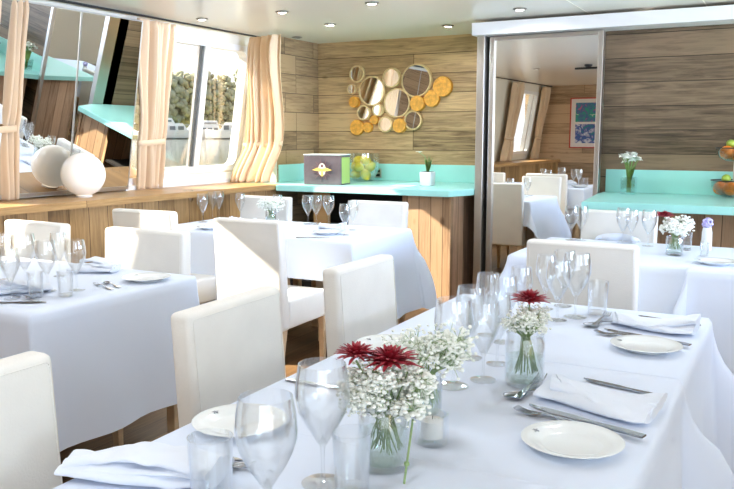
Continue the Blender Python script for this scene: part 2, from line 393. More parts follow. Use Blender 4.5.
curtain('cream pleated curtain with tie band between the wall mirrors and the open window', zfix(edge([(137, 17), (138, 140), (136, 194)]), ZS), zfix(edge([(173, 30), (164, 138), (160, 191)]), ZS), 6, 1.33, 3)
curtain('cream pleated curtain hanging at the plank wall end of the window', zfix(edge([(249, 37), (244, 140), (229, 180)]), ZS), zfix(edge([(278, 42), (282, 140), (269, 182)], .5), ZS), 6, 1.30, 5, .4)
E0 = zfix(edge([(25, 0), (17, 110), (16, 192)]), ZS)
curtain('cream pleated curtain at the photo edge beside the wall mirror', [(z, y-.28) for z, y in E0], E0, 4, 1.42, 8)
for lab, y0, y1 in (('cream curtain at the rear plank wall, seen only in the tall mirror', -2.15, -1.78), ('cream curtain nearer of the pair seen in the tall mirror', -.72, -.25), ('cream curtain at the near end of the open window, seen in mirrors', 1.80, 2.18)):
    curtain(lab, [(2.255, y0), (1.33, y0+.04), (.955, y0)], [(2.255, y1), (1.33, y1-.06), (.955, y1-.02)], 6, 1.33, int(y0*10))
g = pz(102, 199.5, .95)
t = thing('globe_lamp', 'large opal white globe lamp standing on the wooden ledge', 'lamp', (-4.42, pz(102, 199.5, .95).y+.10, .95))
R_ = .152
bm = B(); prof = [(0, 2*R_+.008)]+[(R_*math.sin(PI*k/24), .008+R_+R_*math.cos(PI*k/24)) for k in range(1, 23)]; prof += [(.05, .012)]; lathe(bm, prof, 40)
ob('globe', mesh('globe', bm, M['globe']), t)
bm = B(); lathe(bm, [(0, 0), (.055, 0), (.055, .012), (0, .012)], 24); ob('base', mesh('base', bm, M['white']), t)
bm = B(); c = pz(59, 194, .956)
pts = [Vector((c.x-.1+.05*math.cos(a)+.006*a, c.y+.07*math.sin(a)-.012*a, .957+.003*math.sin(3*a))) for a in [k*.35 for k in range(36)]]
tube(bm, pts, .005, 6)
tag(ob('cable', mesh('cable', bm, M['black'])), 'loose coil of dark cable lying on the wooden ledge', 'cable')

# ------------------------------------------------------------------ bar counters
CT = .95
def worktop(label, poly, splash):
    t = thing('worktop', label, 'worktop', (poly[0][0], poly[0][1], CT))
    ox, oy = poly[0]
    bm = B(); prism(bm, [(x-ox, y-oy) for x, y in poly], -.052, 0)
    bmesh.ops.bevel(bm, geom=[e for e in bm.edges], offset=.005, segments=2, affect='EDGES')
    ob('slab', mesh('slab', bm, M['teal']), t)
    bm = B()
    for lo, hi in splash: box(bm, [lo[0]-ox, lo[1]-oy, lo[2]-CT], [hi[0]-ox, hi[1]-oy, hi[2]-CT], .002)
    ob('splashback', mesh('splashback', bm, M['teal'], False), t)
cL = pz(450, 190.5, CT); cF = pz(285, 184.5, CT)
cE = pz(478.5, 189, CT)
YL = 5.82
worktop('teal painted worktop in the plank alcove under the round mirrors', [(-4.02, YL-.02), (cL.x, YL+.03), (XPL-.003, 6.13), (XPL-.003, YB-.001), (-4.249, YB-.001), (-4.249, 6.11), (-4.72, 6.11), (-4.72, 5.945), (-4.02, 5.945)],
        [((-4.25, YB-.014, CT+.001), (-2.262, YB-.0005, 1.112)), ((-4.2495, 6.18, CT+.001), (-4.236, YB-.015, 1.112))])
cR = pz(577, 203, CT)
worktop('teal painted worktop along the darker plank wall beside the tall mirror', [(cR.x, 5.27), (XR-.002, 5.42), (XR-.002, YP-.001), (XM1+.012, YP-.001), (XM1+.012, 6.15)],
        [((XM1+.03, YP-.014, CT+.001), (XR, YP-.0005, 1.125))])
# left cabinet: open bays, a solid boarded end
t = thing('bar_cabinet', 'boarded wooden bar cabinet with open dark bays under the alcove worktop', 'cabinet', (-3.2, 6.3, 0))
def cabpart(name, boxes, m, bev=.003):
    bm = B()
    for lo, hi in boxes: box(bm, (lo[0]+3.2, lo[1]-6.3, lo[2]), (hi[0]+3.2, hi[1]-6.3, hi[2]), bev)
    return ob(name, mesh(name, bm, m, False), t)
XC1 = py(447, 230, YL+.08).x; XC0 = py(402, 230, YL+.08).x
zc = CT-.053
cabpart('front_panel', [((XC0, YL+.08, .02), (XC1, YL+.11, zc))], M['cab'])
cabpart('corner_post', [((XC1+.001, YL+.07, 0), (XC1+.035, YL+.12, zc))], M['cab'])
cabpart('end_panel', [((XC1, YL+.121, 0), (XC1+.033, YB-.02, zc))], M['cab_side'])
xa, xb = py(314, 210, YL+.08).x, py(328, 210, YL+.08).x
cabpart('divider', [((xa, YL+.07, 0), (xb, YL+.12, zc))], M['panel'])
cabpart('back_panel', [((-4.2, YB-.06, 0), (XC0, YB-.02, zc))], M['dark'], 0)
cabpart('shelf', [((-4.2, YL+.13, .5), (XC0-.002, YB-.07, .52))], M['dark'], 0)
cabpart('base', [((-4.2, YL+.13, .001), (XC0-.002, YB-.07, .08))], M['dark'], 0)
t = thing('bar_cabinet', 'boarded wooden bar cabinet under the long worktop on the darker plank wall', 'cabinet', (-.9, 5.9, 0))
bm = B(); box(bm, (cR.x+.05+.9, 5.50-5.9, 0), (XR+.898, 5.53-5.9, zc), .003); ob('front_panel', mesh('front_panel', bm, M['cab'], False), t)
bm = B(); box(bm, (cR.x+.05+.9, 5.531-5.9, 0), (cR.x+.08+.9, 6.12-5.9, zc), .003); ob('end_panel', mesh('end_panel', bm, M['cab_side'], False), t)
# tall mirror
MYAW = -.023
t = thing('tall_mirror', 'tall steel framed mirror reflecting the room, between the two plank walls', 'mirror', ((XM0+XM1)/2, 6.2, 0), MYAW)
xm = (XM0+XM1)/2; hw = (XM1-XM0)/2
bm = B(); box(bm, (-hw+.035, -.008, .03), (hw-.03, .02, 2.135)); ob('mirror_glass', mesh('mirror_glass', bm, M['mirror'], False), t)
bm = B()
for lo, hi in (((-hw, -.03, .0), (-hw+.04, .04, 2.16)), ((hw-.038, -.03, 0), (hw, .04, 2.16)), ((-hw+.04, -.03, 2.13), (hw-.038, .04, 2.16)), ((-hw+.04, -.03, 0), (hw-.038, .04, .04))): box(bm, lo, hi, .003)
ob('frame', mesh('frame', bm, M['brush'], False), t)
# round mirror cluster on the alcove wall
t = thing('mirror_cluster', 'cluster of round mirrors and orange wood discs hung on the plank wall', 'wall decoration', py(400, 100, YB-.001))
CO = Vector(t.location)
def disc(c, r, kind, depth):
    if kind == 'w':
        bm = B(); lathe(bm, [(0, 0), (r, 0), (r, depth*.85), (r*.96, depth), (r*.5, depth*1.01), (0, depth*1.01)], 28)
        ob('wood_disc', mesh('wood_disc', bm, M['orange_wood']), t, c-CO, (PI/2, 0, 0))
    else:
        bm = B(); rw = min(.014, r*.22); lathe(bm, [(0, 0), (r, 0), (r, depth*.9), (r-.003, depth), (r-rw, depth), (r-rw, depth-.008)], 36)
        o = ob('round_mirror', mesh('round_mirror', bm, M['rim']), t, c-CO, (PI/2, 0, 0))
        bm = B(); lathe(bm, [(0, depth-.009), (r-rw*.9, depth-.009), (r-rw*.9, depth-.006), (0, depth-.006)], 36)
        ob('mirror_glass', mesh('mirror_glass', bm, M['mirror']), o)
for cx, cy, r, k in ((130, 108, 46, 'm'), (215, 203, 80, 'm'), (327, 130, 52, 'm'), (467, 145, 86, 'm'), (610, 178, 52, 'w'), (100, 193, 28, 'm'), (117, 265, 30, 'w'),
                     (172, 325, 41, 'm'), (248, 310, 33, 'm'), (355, 270, 78, 'm'), (472, 272, 41, 'w'), (550, 245, 43, 'w'), (290, 390, 42, 'm'), (445, 367, 51, 'm'),
                     (372, 397, 38, 'w'), (130, 407, 42, 'w'), (190, 407, 28, 'w'), (228, 365, 24, 'w')):
    disc(py(335+cx/5.62, 55+cy/5.62, YB-.001), r/5.62*.0101, k, .035+.02*((cx*7) % 5)/5)
# picture on the rear wall (seen in the tall mirror)
def virt(x, y):                        # the point of the rear wall met by way of the tall mirror
    d = ray(x, y); n = Vector((math.sin(MYAW), -math.cos(MYAW), 0)); p0 = Vector(((XM0+XM1)/2, 6.192, EYE)); o = Vector((0, 0, EYE))
    q = o+d*((p0-o).dot(n)/d.dot(n)); r = d-2*d.dot(n)*n
    return q+r*((YR-q.y)/r.y)
p0, p1 = virt(571, 98), virt(572, 148)
px0 = p0.x; t = thing('framed_picture', 'framed pair of bright abstract prints in a red frame, seen in the tall mirror', 'picture', (px0+.33, YR+.001, p1.z))
W_, H_ = .66, p0.z-p1.z
bm = B()
for lo, hi in (((-W_/2, 0, 0), (W_/2, .025, .02)), ((-W_/2, 0, H_-.02), (W_/2, .025, H_)), ((-W_/2, 0, .02), (-W_/2+.02, .025, H_-.02)), ((W_/2-.02, 0, .02), (W_/2, .025, H_-.02))): box(bm, lo, hi)
ob('frame', mesh('frame', bm, M['redframe'], False), t)
bm = B(); box(bm, (-W_/2+.02, .001, .02), (W_/2-.02, .012, H_-.02)); ob('mount', mesh('mount', bm, M['mount'], False), t)
A1 = art_mat('abstract_print', 1.0, [(.75, .10, .22), (.06, .16, .38), (.8, .8, .85), (.02, .42, .25)])
A2 = art_mat('abstract_print_teal', 4.0, [(.02, .3, .3), (.05, .1, .4), (.1, .6, .5), (.8, .85, .9)])
for a, zz0, zz1 in ((A1, H_*.5+.02, H_-.09), (A2, .09, H_*.5-.02)):
    bm = B(); box(bm, (-W_/2+.1, .0121, zz0), (W_/2-.1, .014, zz1)); ob('print', mesh('print', bm, a, False), t)

# downlights
bm = B(); lathe(bm, [(.044, .003), (.05, .0), (.049, -.003), (.036, -.0075), (.031, -.008), (.030, .002)], 28); dl_r = mesh('rim', bm, mat('bronze_rim', (.25, .22, .18), .4, .6))
bm = B(); lathe(bm, [(0, .001), (.031, .001)], 24); dl_l = mesh('lens', bm, mat('lens', (.35, .33, .28), .2))
DL = [((202, 18.5), 'recessed downlight nearest the top of the tied curtain'), ((282, 11.5), 'recessed downlight over the back table chairs, second from the window wall'),
      ((372, 2.5), 'recessed downlight near the top of the photo, above the mirror cluster'), ((330, 24), 'recessed downlight close to the plank corner, second from the left in its row'),
      ((448, 25.5), 'recessed downlight above the right end of the alcove counter'), ((520, 8.5), 'recessed downlight in front of the tall mirror'),
      ((649, 11.5), 'recessed downlight just in front of the beam over the darker plank wall'), ((297, 37), 'recessed downlight in the corner above the window end of the plank wall'),
      ((731, 12), 'recessed downlight at the top right corner of the photo')]
for (x, y), lab in DL:
    p = pz(x, y, CEIL); copies([('rim', dl_r, []), ('lens', dl_l, [])], 'downlight', lab, 'downlight', (p.x, p.y, CEIL-.003), 0, 'recessed ceiling downlights')
for X, Y in ((-3.4, 1.6), (-2.63, .2), (-1.8, 1.2), (-.9, .3), (-.5, 3.2), (-3.4, 3.3), (-1.9, 3.2)):
    copies([('rim', dl_r, []), ('lens', dl_l, [])], 'downlight', 'recessed downlight seen only as a reflection in the tall mirror', 'downlight', (X, Y, CEIL-.003), 0, 'reflected downlights')
# dark bar fitting on the ceiling, reflected in the tall mirror
t = thing('ceiling_fitting', 'dark bar shaped ceiling fitting seen in the tall mirror', 'ceiling fitting', (-2.60, 1.9, CEIL))
bm = B(); box(bm, (-.17, -.03, -.06), (.17, .03, -.035), .006); ob('bar', mesh('bar', bm, M['black'], False), t)
bm = B(); lathe(bm, [(0, 0), (.05, 0), (.05, -.02), (.03, -.034), (0, -.034)], 20); ob('mount', mesh('mount', bm, M['black']), t)

# ------------------------------------------------------------------ tables and cloths
TT = .75
def table(label, x0, x1, y0, y1):
    cx, cy = (x0+x1)/2, (y0+y1)/2; a, b = (x1-x0)/2-.004, (y1-y0)/2-.004
    t = thing('dining_table', label, 'table', (cx, cy, 0))
    bm = B(); box(bm, (-a, -b, TT-.03), (a, b, TT-.003), .004); ob('table_top', mesh('table_top', bm, M['legwood'], False), t)
    for sx in (-1, 1):
        for sy in (-1, 1):
            bm = B(); box(bm, (sx*(a-.07)-.024, sy*(b-.07)-.024, 0), (sx*(a-.07)+.024, sy*(b-.07)+.024, TT-.031), .004); ob('leg', mesh('leg', bm, M['legwood'], False), t)
def cloth(label, x0, x1, y0, y1, dW, dE, dS, dN, cone=.42, flare=.05, seed=0, group=None):
    cx, cy = (x0+x1)/2, (y0+y1)/2; a, b = (x1-x0)/2+.002, (y1-y0)/2+.002; r = .012
    def axis(h, d0, d1, n=14):
        s = [-h+2*h*k/n for k in range(n+1)]
        lo = [-h-d0*(k/12)**1.3 for k in range(12, 0, -1)] if d0 > 0 else []
        hi = [h+d1*(k/12)**1.3 for k in range(1, 13)] if d1 > 0 else []
        return lo+s+hi
    U, V = axis(a, dW, dE), axis(b, dS, dN)
    bm = B(); G = []
    for u in U:
        row = []
        for v in V:
            du, dv = max(0, abs(u)-a), max(0, abs(v)-b); sx, sy = (1 if u > 0 else -1), (1 if v > 0 else -1)
            pu, pv = max(-a, min(a, u)), max(-b, min(b, v))
            rho = math.hypot(du, dv)
            if rho < 1e-9:
                z = .0006*noise.noise(Vector((u*5, v*5, seed)))
                x, y = pu, pv
            else:
                ph = math.atan2(dv, du); s2 = math.sin(2*ph)
                lim = .735
                rho2 = min(rho, lim + .25*(rho-lim)) if rho > lim else rho
                if rho2 < r*PI/2: hx, hz = r*math.sin(rho2/r), -r*(1-math.cos(rho2/r))
                else:
                    q = rho2-r*PI/2
                    mg = min(.8, flare + cone*s2**1.5 + (.035*math.sin((pu*7 if dv > du else pv*7)*2.1+seed*2.3)*min(1, q/.3) if s2 < .3 else 0))
                    mg = mg*min(1, .35+q/.35)
                    hx, hz = r+q*mg, -r-q*math.sqrt(1-mg*mg)
                x, y, z = pu+sx*hx*math.cos(ph), pv+sy*hx*math.sin(ph), max(hz, -TT+.004)
                if du and dv: pass
                x += .004*noise.noise(Vector((u*6, v*6, seed+3)))*(du > .05); y += .004*noise.noise(Vector((u*6, v*6, seed+7)))*(dv > .05)
            row.append(bm.verts.new((x, y, z)))
        G.append(row)
    for r0, r1 in zip(G, G[1:]):
        for k in range(len(V)-1): bm.faces.new((r0[k], r0[k+1], r1[k+1], r1[k]))
    o = ob('tablecloth', mesh('tablecloth', bm, M['cloth'], True, 180), None, (cx, cy, TT+.0005))
    tag(o, label, 'tablecloth', group); return o
MX0, MX1 = -1.135, -.228
SEAM = 2.156
TB = [(MX0, MX1, SEAM+.012, SEAM+.79), (MX0, MX1, SEAM-.79, SEAM-.012), (MX0, MX1, SEAM-1.58, SEAM-.802)]
table('dining table under the far white cloth of the long front table', *TB[0])
table('dining table under the cloth with the nearer plate and napkin, long front table', *TB[1])
table('dining table at the near end of the long front table, bottom of the photo', *TB[2])
cloth('white tablecloth on the far section of the long front table', *TB[0], .24, .58, .02, .52, seed=1)
cloth('white tablecloth on the middle section of the long front table, under the nearer plate', *TB[1], .24, .58, .008, .40, cone=.5, seed=2)
cloth('white tablecloth on the nearest section of the long front table, bottom of photo', *TB[2], .24, .58, .4, .008, seed=3)
LX1 = -2.37
TL = [(LX1-.79, LX1, 1.875, 2.755), (LX1-1.59, LX1-.80, 1.875, 2.755)]
table('dining table at the left, its pale leg showing under the hanging cloth', *TL[0])
table('dining table at the left against the panelled window wall', *TL[1])
cloth('white tablecloth on the left table, hanging deep at the aisle corner', *TL[0], .008, .55, .55, .24, cone=.12, flare=.03, seed=4)
cloth('white tablecloth on the left table next to the panelled wall', *TL[1], .1, .008, .55, .24, cone=.12, seed=5)
BX1 = -2.29
TK = [(BX1-.79, BX1, 4.08, 4.9), (BX1-1.59, BX1-.80, 4.08, 4.9)]
table('dining table in front of the alcove cabinet', *TK[0])
table('dining table in front of the alcove cabinet, window side', *TK[1])
cloth('white tablecloth on the back table, hanging in a flared corner before the boarded cabinet', *TK[0], .008, .56, .25, .25, cone=.30, flare=.12, seed=6)
cloth('white tablecloth on the back table beside the window ledge', *TK[1], .1, .008, .5, .25, cone=.2, seed=7)
RX0 = -1.31
TR = [(RX0, -.42, 4.08, 4.9), (-.408, .38, 4.04, 4.9)]
table('dining table in front of the tall mirror and the long worktop', *TR[0])
table('dining table at the right photo edge in front of the long worktop', *TR[1])
cloth('white tablecloth on the table before the tall mirror, under the red and white flowers', *TR[0], .5, .008, .55, .25, cone=.35, flare=.16, seed=8)
cloth('white tablecloth at the right photo edge, under the plate by the lilac topped shaker', *TR[1], .16, .5, .6, .25, cone=.3, flare=.03, seed=9)

# ------------------------------------------------------------------ chairs
CH = .925
def chair_parts():
    P = []
    bm = B(); box(bm, (-.22, -.2, .31), (.22, .23, .47), .016, 3); P.append(('seat', mesh('seat', bm, M['leather'])))
    bm = B()
    vs = box(bm, (-.225, -.27, .31), (.225, -.20, CH), .018, 4)
    for v in bm.verts: v.co.y -= .035*max(0, (v.co.z-.45)/.5)
    P.append(('backrest', mesh('backrest', bm, M['leather'])))
    for y0, zb in ((-.1995, .48), (-.2705, .38)):      # seam up, over and down each face of the backrest
        bm = B(); zs = (zb, .6, .7, .8, .898)
        tube(bm, [(x, y0-.035*max(0, (z-.45)/.5), z) for x, z in [(-.209, z) for z in zs]+[(-.207, .905), (-.201, .909), (.201, .909), (.207, .905)]+[(.209, z) for z in zs[::-1]]], .0013, 6)
        P.append(('piping', mesh('piping', bm, M['leather'])))
    for sx in (-1, 1):
        for y, dy in ((.2, .0), (-.235, -.05)):
            bm = B(); vs = box(bm, (sx*.195-.02, y-.02, 0), (sx*.195+.02, y+.02, .312 if y > 0 else .312), .003)
            for v in bm.verts:
                k = 1-v.co.z/.312; v.co.x = sx*.195+(v.co.x-sx*.195)*(1-.3*k); v.co.y = y+(v.co.y-y)*(1-.3*k)+dy*k
            P.append(('leg', mesh('leg', bm, M['legwood'], False)))
    return [(n, me, []) for n, me in P]
CP = chair_parts()
def chair(label, x, y, rz, jitter=0, wide=1.0):
    return copies(CP, 'dining_chair', label, 'chair', (x, y, 0), math.radians(rz+jitter), 'cream leather dining chairs', (wide, 1, 1))
fx = -1.36+.235
chair('cream leather dining chair at the bottom left corner of the photo', fx-.0, .905, -90)
chair('cream leather dining chair by the long table, between the left table and the wine glasses', fx+.015, 1.755, -90, 1, .96)
chair('cream leather dining chair by the long table, beyond the red flowers', fx+.015, 2.515, -90, -1, .95)
chair('cream leather dining chair with a sunlit triangle across its back', -2.635, 3.49+.305, 0, 1)
chair('cream leather dining chair tucked behind the left table plate', -2.775, 2.87-.235, 180, 1, 1.13)
chair('cream leather dining chair at the left table below the wooden panelling, behind the glasses', -3.565, 2.86-.235, 180, -2, 1.05)
chair('cream leather dining chair at the back table, beside the window ledge panelling', -3.53, 3.63+.305, 0, 0, 1.1)
chair('cream leather dining chair on the far side of the back table, before the boarded cabinet', -2.56, 4.92-.235, 180)
chair('cream leather dining chair beyond the far end of the long front table', -.785, 3.40+.305, 0, 0, 1.06)
chair('cream leather dining chair behind the right table, under the teal worktop', -.92, 4.97-.235, 180)
chair('cream leather dining chair on the far side of the back table by the window', -3.52, 4.92-.235, 180)

# ------------------------------------------------------------------ tableware prototypes
TZ = TT+.0015
def wine_parts(h=.215, r=.046, name='w'):
    st = h*.33; bh = h-st
    prof_o = [(.0045, st-.004), (.009, st+.002), (r*.34, st+bh*.10), (r*.62, st+bh*.25), (r*.88, st+bh*.42), (r*.985, st+bh*.55), (r, st+bh*.64), (r*.95, st+bh*.82), (r*.86, h)]
    prof_i = [(max(0, rr-.0016), z+.001) for rr, z in prof_o[1:]][::-1]
    prof_i[0] = (r*.86-.0013, h+.0003)
    bm = B(); lathe(bm, prof_o+prof_i+[(0, st+.016)], 28); bowl = mesh('bowl', bm, M['crystal'])
    bm = B(); lathe(bm, [(.0055, .005), (.0036, .02), (.0032, st*.6), (.0045, st-.0042)], 14); stem = mesh('stem', bm, M['crystal'])
    bm = B(); lathe(bm, [(0, 0), (r*.78, 0), (r*.79, .0015), (r*.5, .0032), (.0056, .006), (0, .006)], 28); foot = mesh('foot', bm, M['crystal'])
    return [('bowl', bowl, []), ('stem', stem, []), ('foot', foot, [])]
WINE = {'big': wine_parts(.225, .050), 'mid': wine_parts(.208, .043), 'slim': wine_parts(.20, .038)}
bm = B(); lathe(bm, [(0, 0), (.031, 0), (.034, .004), (.039, .125), (.0375, .125), (.0325, .012), (0, .010)], 28); TUMB = [('body', mesh('body', bm, M['crystal']), [])]
def wine(x, y, kind, label, group='wine glasses', z=None):
    p = pz(x, y, TZ); p.y = min(p.y, 4.83); return copies(WINE[kind], 'wine_glass', label, 'wine glass', (p.x, p.y, TZ), random.uniform(0, 6), group)
def tumbler(x, y, label, s=1.0):
    p = pz(x, y, TZ); bm_ = TUMB; o = bpy.data.objects.new('tumbler', bm_[0][1]); COL.objects.link(o); o.location = (p.x, p.y, TZ); o.scale = (s, s, s)
    return tag(o, label, 'tumbler', 'water tumblers')
# front table
wine(323, 483, 'big', 'big clear wine glass in front of the nearer red flower vase')
wine(268, 532, 'big', 'big clear wine glass at the bottom of the photo, cut by the edge')
tumbler(212, 506, 'clear tumbler at the bottom edge beside the cut wine glass')
tumbler(352, 492, 'clear tumbler touching the left of the nearer flower jar', .9)
wine(453, 386, 'big', 'big clear wine glass just beyond the white baby\'s breath, nearest of the middle cluster')
wine(483, 380, 'mid', 'clear wine glass directly left of the farther flower jar')
wine(470, 358, 'mid', 'clear wine glass in the middle cluster behind the biggest glass')
wine(497, 364, 'slim', 'slim clear wine glass against the farther flower jar')
wine(503, 342, 'mid', 'clear wine glass behind the farther flower jar, chair side')
wine(487, 335, 'slim', 'slim clear wine glass at the aisle edge of the far front table')
wine(520, 326, 'slim', 'slim clear wine glass behind the farther red flower')
wine(575, 317, 'big', 'tall clear wine glass standing highest before the far chair back')
wine(557, 320, 'mid', 'clear wine glass between the farther red flower and the tallest glass')
wine(545, 309, 'slim', 'slim clear wine glass at the far end of the front table, nearest the red flower')
wine(563, 306, 'mid', 'clear wine glass behind the tallest glass at the far table end')
tumbler(597, 314, 'clear tumbler at the far place setting beside the forks', .95)
# left table
wine(77, 290, 'mid', 'clear wine glass standing alone before the wood panelling, left table')
wine(48, 291, 'mid', 'clear wine glass before the brightly sunlit chair, left table')
wine(26, 287, 'big', 'big clear wine glass at the left photo edge, left table')
wine(12, 299, 'slim', 'slim clear wine glass lowest at the left photo edge')
wine(60, 276, 'slim', 'slim clear wine glass at the far side of the left table')
wine(4, 280, 'mid', 'clear wine glass cut by the left photo edge')
tumbler(66, 296, 'clear tumbler beside the lone wine glass on the left table', .8)
tumbler(36, 297, 'clear tumbler among the left table wine glasses', .8)
# back table
for x, y, k, lab in ((191, 216, 'mid', 'first wine glass from the window side on the back table'), (203, 222, 'mid', 'second wine glass from the window side on the back table'),
                     (227, 217, 'mid', 'wine glass on the back table above the sunlit chair corner'), (239, 214, 'slim', 'slim wine glass on the back table left of the white flower bunch'),
                     (250, 218, 'slim', 'slim wine glass touching the white flower bunch on the back table'), (294, 219, 'slim', 'slim wine glass before the dark cabinet bay, right of the white flower bunch'),
                     (308, 224, 'mid', 'wine glass left of the cabinet divider on the back table'), (333, 224, 'mid', 'wine glass right of the cabinet divider on the back table'),
                     (344, 219, 'mid', 'wine glass before the back chair\'s near corner'), (345, 235, 'slim', 'slim wine glass at the front edge of the back table'), (353, 230, 'slim', 'slim wine glass in front of the far chair on the back table')):
    wine(x, y, k, lab)
# right tables
for x, y, k, lab in ((571, 240, 'mid', 'wine glass with dusky reflections before the tall mirror edge'), (585, 238, 'mid', 'wine glass below the left end of the long teal worktop'),
                     (630, 238, 'mid', 'wine glass under the snowdrop vase, before the far right chair'), (648, 246, 'mid', 'wine glass beside the bouquet on the right table'),
                     (642, 236, 'slim', 'slim wine glass behind the bouquet on the right table')):
    wine(x, y, k, lab)
tumbler(686, 250, 'clear tumbler between the bouquet and the lilac topped shaker', .8)
tumbler(704, 256, 'small clear tumbler before the lilac topped shaker', .6)

bm = B(); lathe(bm, [(0, .002), (.055, .002), (.06, .0), (.064, .003), (.076, .009), (.1, .0165), (.103, .0185), (.1005, .0195), (.075, .0125), (.064, .0075), (.058, .006), (0, .006)], 56); PLATE = mesh('side_plate', bm, M['porcelain'])
bm = B()
for k in range(5):
    a = 2*PI*k/5; prism(bm, [(-.082+.0045*math.cos(a+b_)*(1 if i % 2 else .4)+.004*math.cos(a), .018+.0045*math.sin(a+b_)*(1 if i % 2 else .4)+.004*math.sin(a)) for i, b_ in enumerate((-.9, 0, .9, PI))], .0128, .0166)
CREST = mesh('crest', bm, mat('grey_print', (.30, .31, .33), .4), False)
def plate(p, label, s=1.0):
    o = ob('side_plate', PLATE, None, (p.x, p.y, TZ)); o.scale = (s, s, 1); ob('crest', CREST, o); return tag(o, label, 'plate', 'white side plates')
plate(pz(572, 447, TZ), 'white side plate below the nearer forks on the front table')
plate(pz(646, 349.5, TZ), 'white side plate below the farther forks on the front table')
plate(Vector((-1.025, 1.33, 0)), 'white side plate before the nearer chair, seen through the wine glass')
plate(Vector((-1.025, 2.06, 0)), 'white side plate on the aisle side behind the baby\'s breath')
plate(pz(147, 280.5, TZ), 'white side plate at the aisle corner of the left table')
plate(pz(716, 264, TZ), 'white side plate on the right table by the photo edge')
plate(pz(212, 229, TZ), 'white side plate on the back table left of the sunlit chair')
plate(pz(328, 234, TZ), 'white side plate on the back table below the cabinet divider')
plate(pz(30, 306, TZ), 'white side plate at the left photo edge under the knives') if 0 else None
# cutlery, lying along +y from handle end (0) to tip
def fork_mesh(L=.2):
    bm = B()
    ribbon(bm, [(0, 0, .004, .0095), (0, .03, .004, .0105), (0, .07, .006, .0065), (0, .11, .010, .0035), (0, .132, .010, .0035), (0, .145, .007, .009), (0, .158, .005, .0125)], .0028)
    for k in range(4):
        x = (-.0105+.007*k); ribbon(bm, [(x, .157, .005, .0024), (x, .175, .005, .0022), (x, .19, .008, .002), (x, L, .012, .0012)], .0022)
    return mesh('fork', bm, M['steel'], True, 50)
def knife_mesh(L=.215):
    bm = B(); ribbon(bm, [(0, 0, .004, .008), (0, .04, .004, .009), (0, .09, .004, .006), (0, .1, .004, .007), (.001, .12, .004, .0095), (.001, .17, .004, .0095), (.003, .2, .004, .006), (.006, L, .004, .001)], .003)
    return mesh('knife', bm, M['steel'], True, 50)
def spoon_mesh(L=.185):
    bm = B(); ribbon(bm, [(0, 0, .004, .0085), (0, .03, .004, .0095), (0, .07, .006, .0055), (0, .11, .011, .003), (0, .136, .009, .0035)], .0028)
    n = 16; R = []
    for k in range(7):
        q = k/6; ring_ = []
        for i in range(n):
            a = 2*PI*i/n; rx, ry = .0195*math.sin(q*PI/2), .029*math.sin(q*PI/2)
            ring_.append(bm.verts.new((rx*math.cos(a), .16+ry*math.sin(a), .0015+.0085*(1-math.cos(q*PI/2)))) if k else None)
        R.append(ring_)
    c = bm.verts.new((0, .16, .0015))
    for i in range(n): bm.faces.new((c, R[1][i], R[1][(i+1) % n]))
    for a, b in zip(R[1:], R[2:]):
        for i in range(n): bm.faces.new((a[i], b[i], b[(i+1) % n], a[(i+1) % n]))
    me = mesh('spoon', bm, M['steel'], True, 50); return me
FORK, KNIFE, SPOON = fork_mesh(), knife_mesh(), spoon_mesh()
def cut(kind, a, b, label, dz=0.0, scale=1.0, tilt=0.0):
    """from handle end a towards tip b"""
    me = {'fork': FORK, 'knife': KNIFE, 'spoon': SPOON}[kind]
    d = b-a; o = ob(kind, me, None, (a.x, a.y, TZ+dz), (tilt, 0, math.atan2(-d.x, d.y))); o.scale = (scale,)*3
    return tag(o, label, kind, kind+'s on the tables')
def napkin_mesh(Lx=.26, W=.105, seed=0):
    """a loosely folded napkin: stacked soft folds, open at one end"""
    bm = B(); NX = 36
    for k in range(3):
        G = []
        for i in range(NX+1):
            u = i/NX; x = (u-.5)*Lx*(1-.05*k); row = []
            w = W*(.70+.30*math.sin(PI*min(1, (1-u)*.9+.25))+.06*math.sin(9*u+k*2))*(1-.16*k)
            for j in range(25):
                a = PI*2*j/24; cx, cz = math.cos(a), math.sin(a)
                hx = (abs(cx)**.75)*(1 if cx > 0 else -1); hz = (abs(cz)**.9)*(1 if cz > 0 else -1)
                th = .0155-.0022*k
                z = .0165*k*(.75+.5*math.sin(3.1*u+k+seed)) + th + th*hz*(.9+.25*math.sin(8*u+2*k+3*hx))
                z = max(.0006, z+.006*noise.noise(Vector((u*6, hx*2.2, k+seed)))*(1 if hz > -.5 else 0))
                y = hx*w/2 + .012*k*(1 if seed % 2 else -1) + .012*math.sin(4*u+seed+k)
                row.append(bm.verts.new((x+.02*hx*math.sin(2+k+seed)*(1-u)+.01*k, y, z)))
            G.append(row)
        for r0, r1 in zip(G, G[1:]):
            for j in range(24): bm.faces.new((r0[j], r1[j], r1[j+1], r0[j+1]))
        bm.faces.new(G[0][:24]); bm.faces.new(G[-1][:24][::-1])
    bmesh.ops.remove_doubles(bm, verts=bm.verts, dist=1e-5)
    return mesh('napkin', bm, M['napkin'], True, 60)
def napkin(p, rz, label, seed=0, L=.26, W=.105, dz=0):
    o = ob('napkin', napkin_mesh(L, W, seed), None, (p.x, p.y, TZ+dz), (0, 0, math.radians(rz))); return tag(o, label, 'napkin', 'folded white napkins')
def V2(x, y): return Vector((x, y, 0))
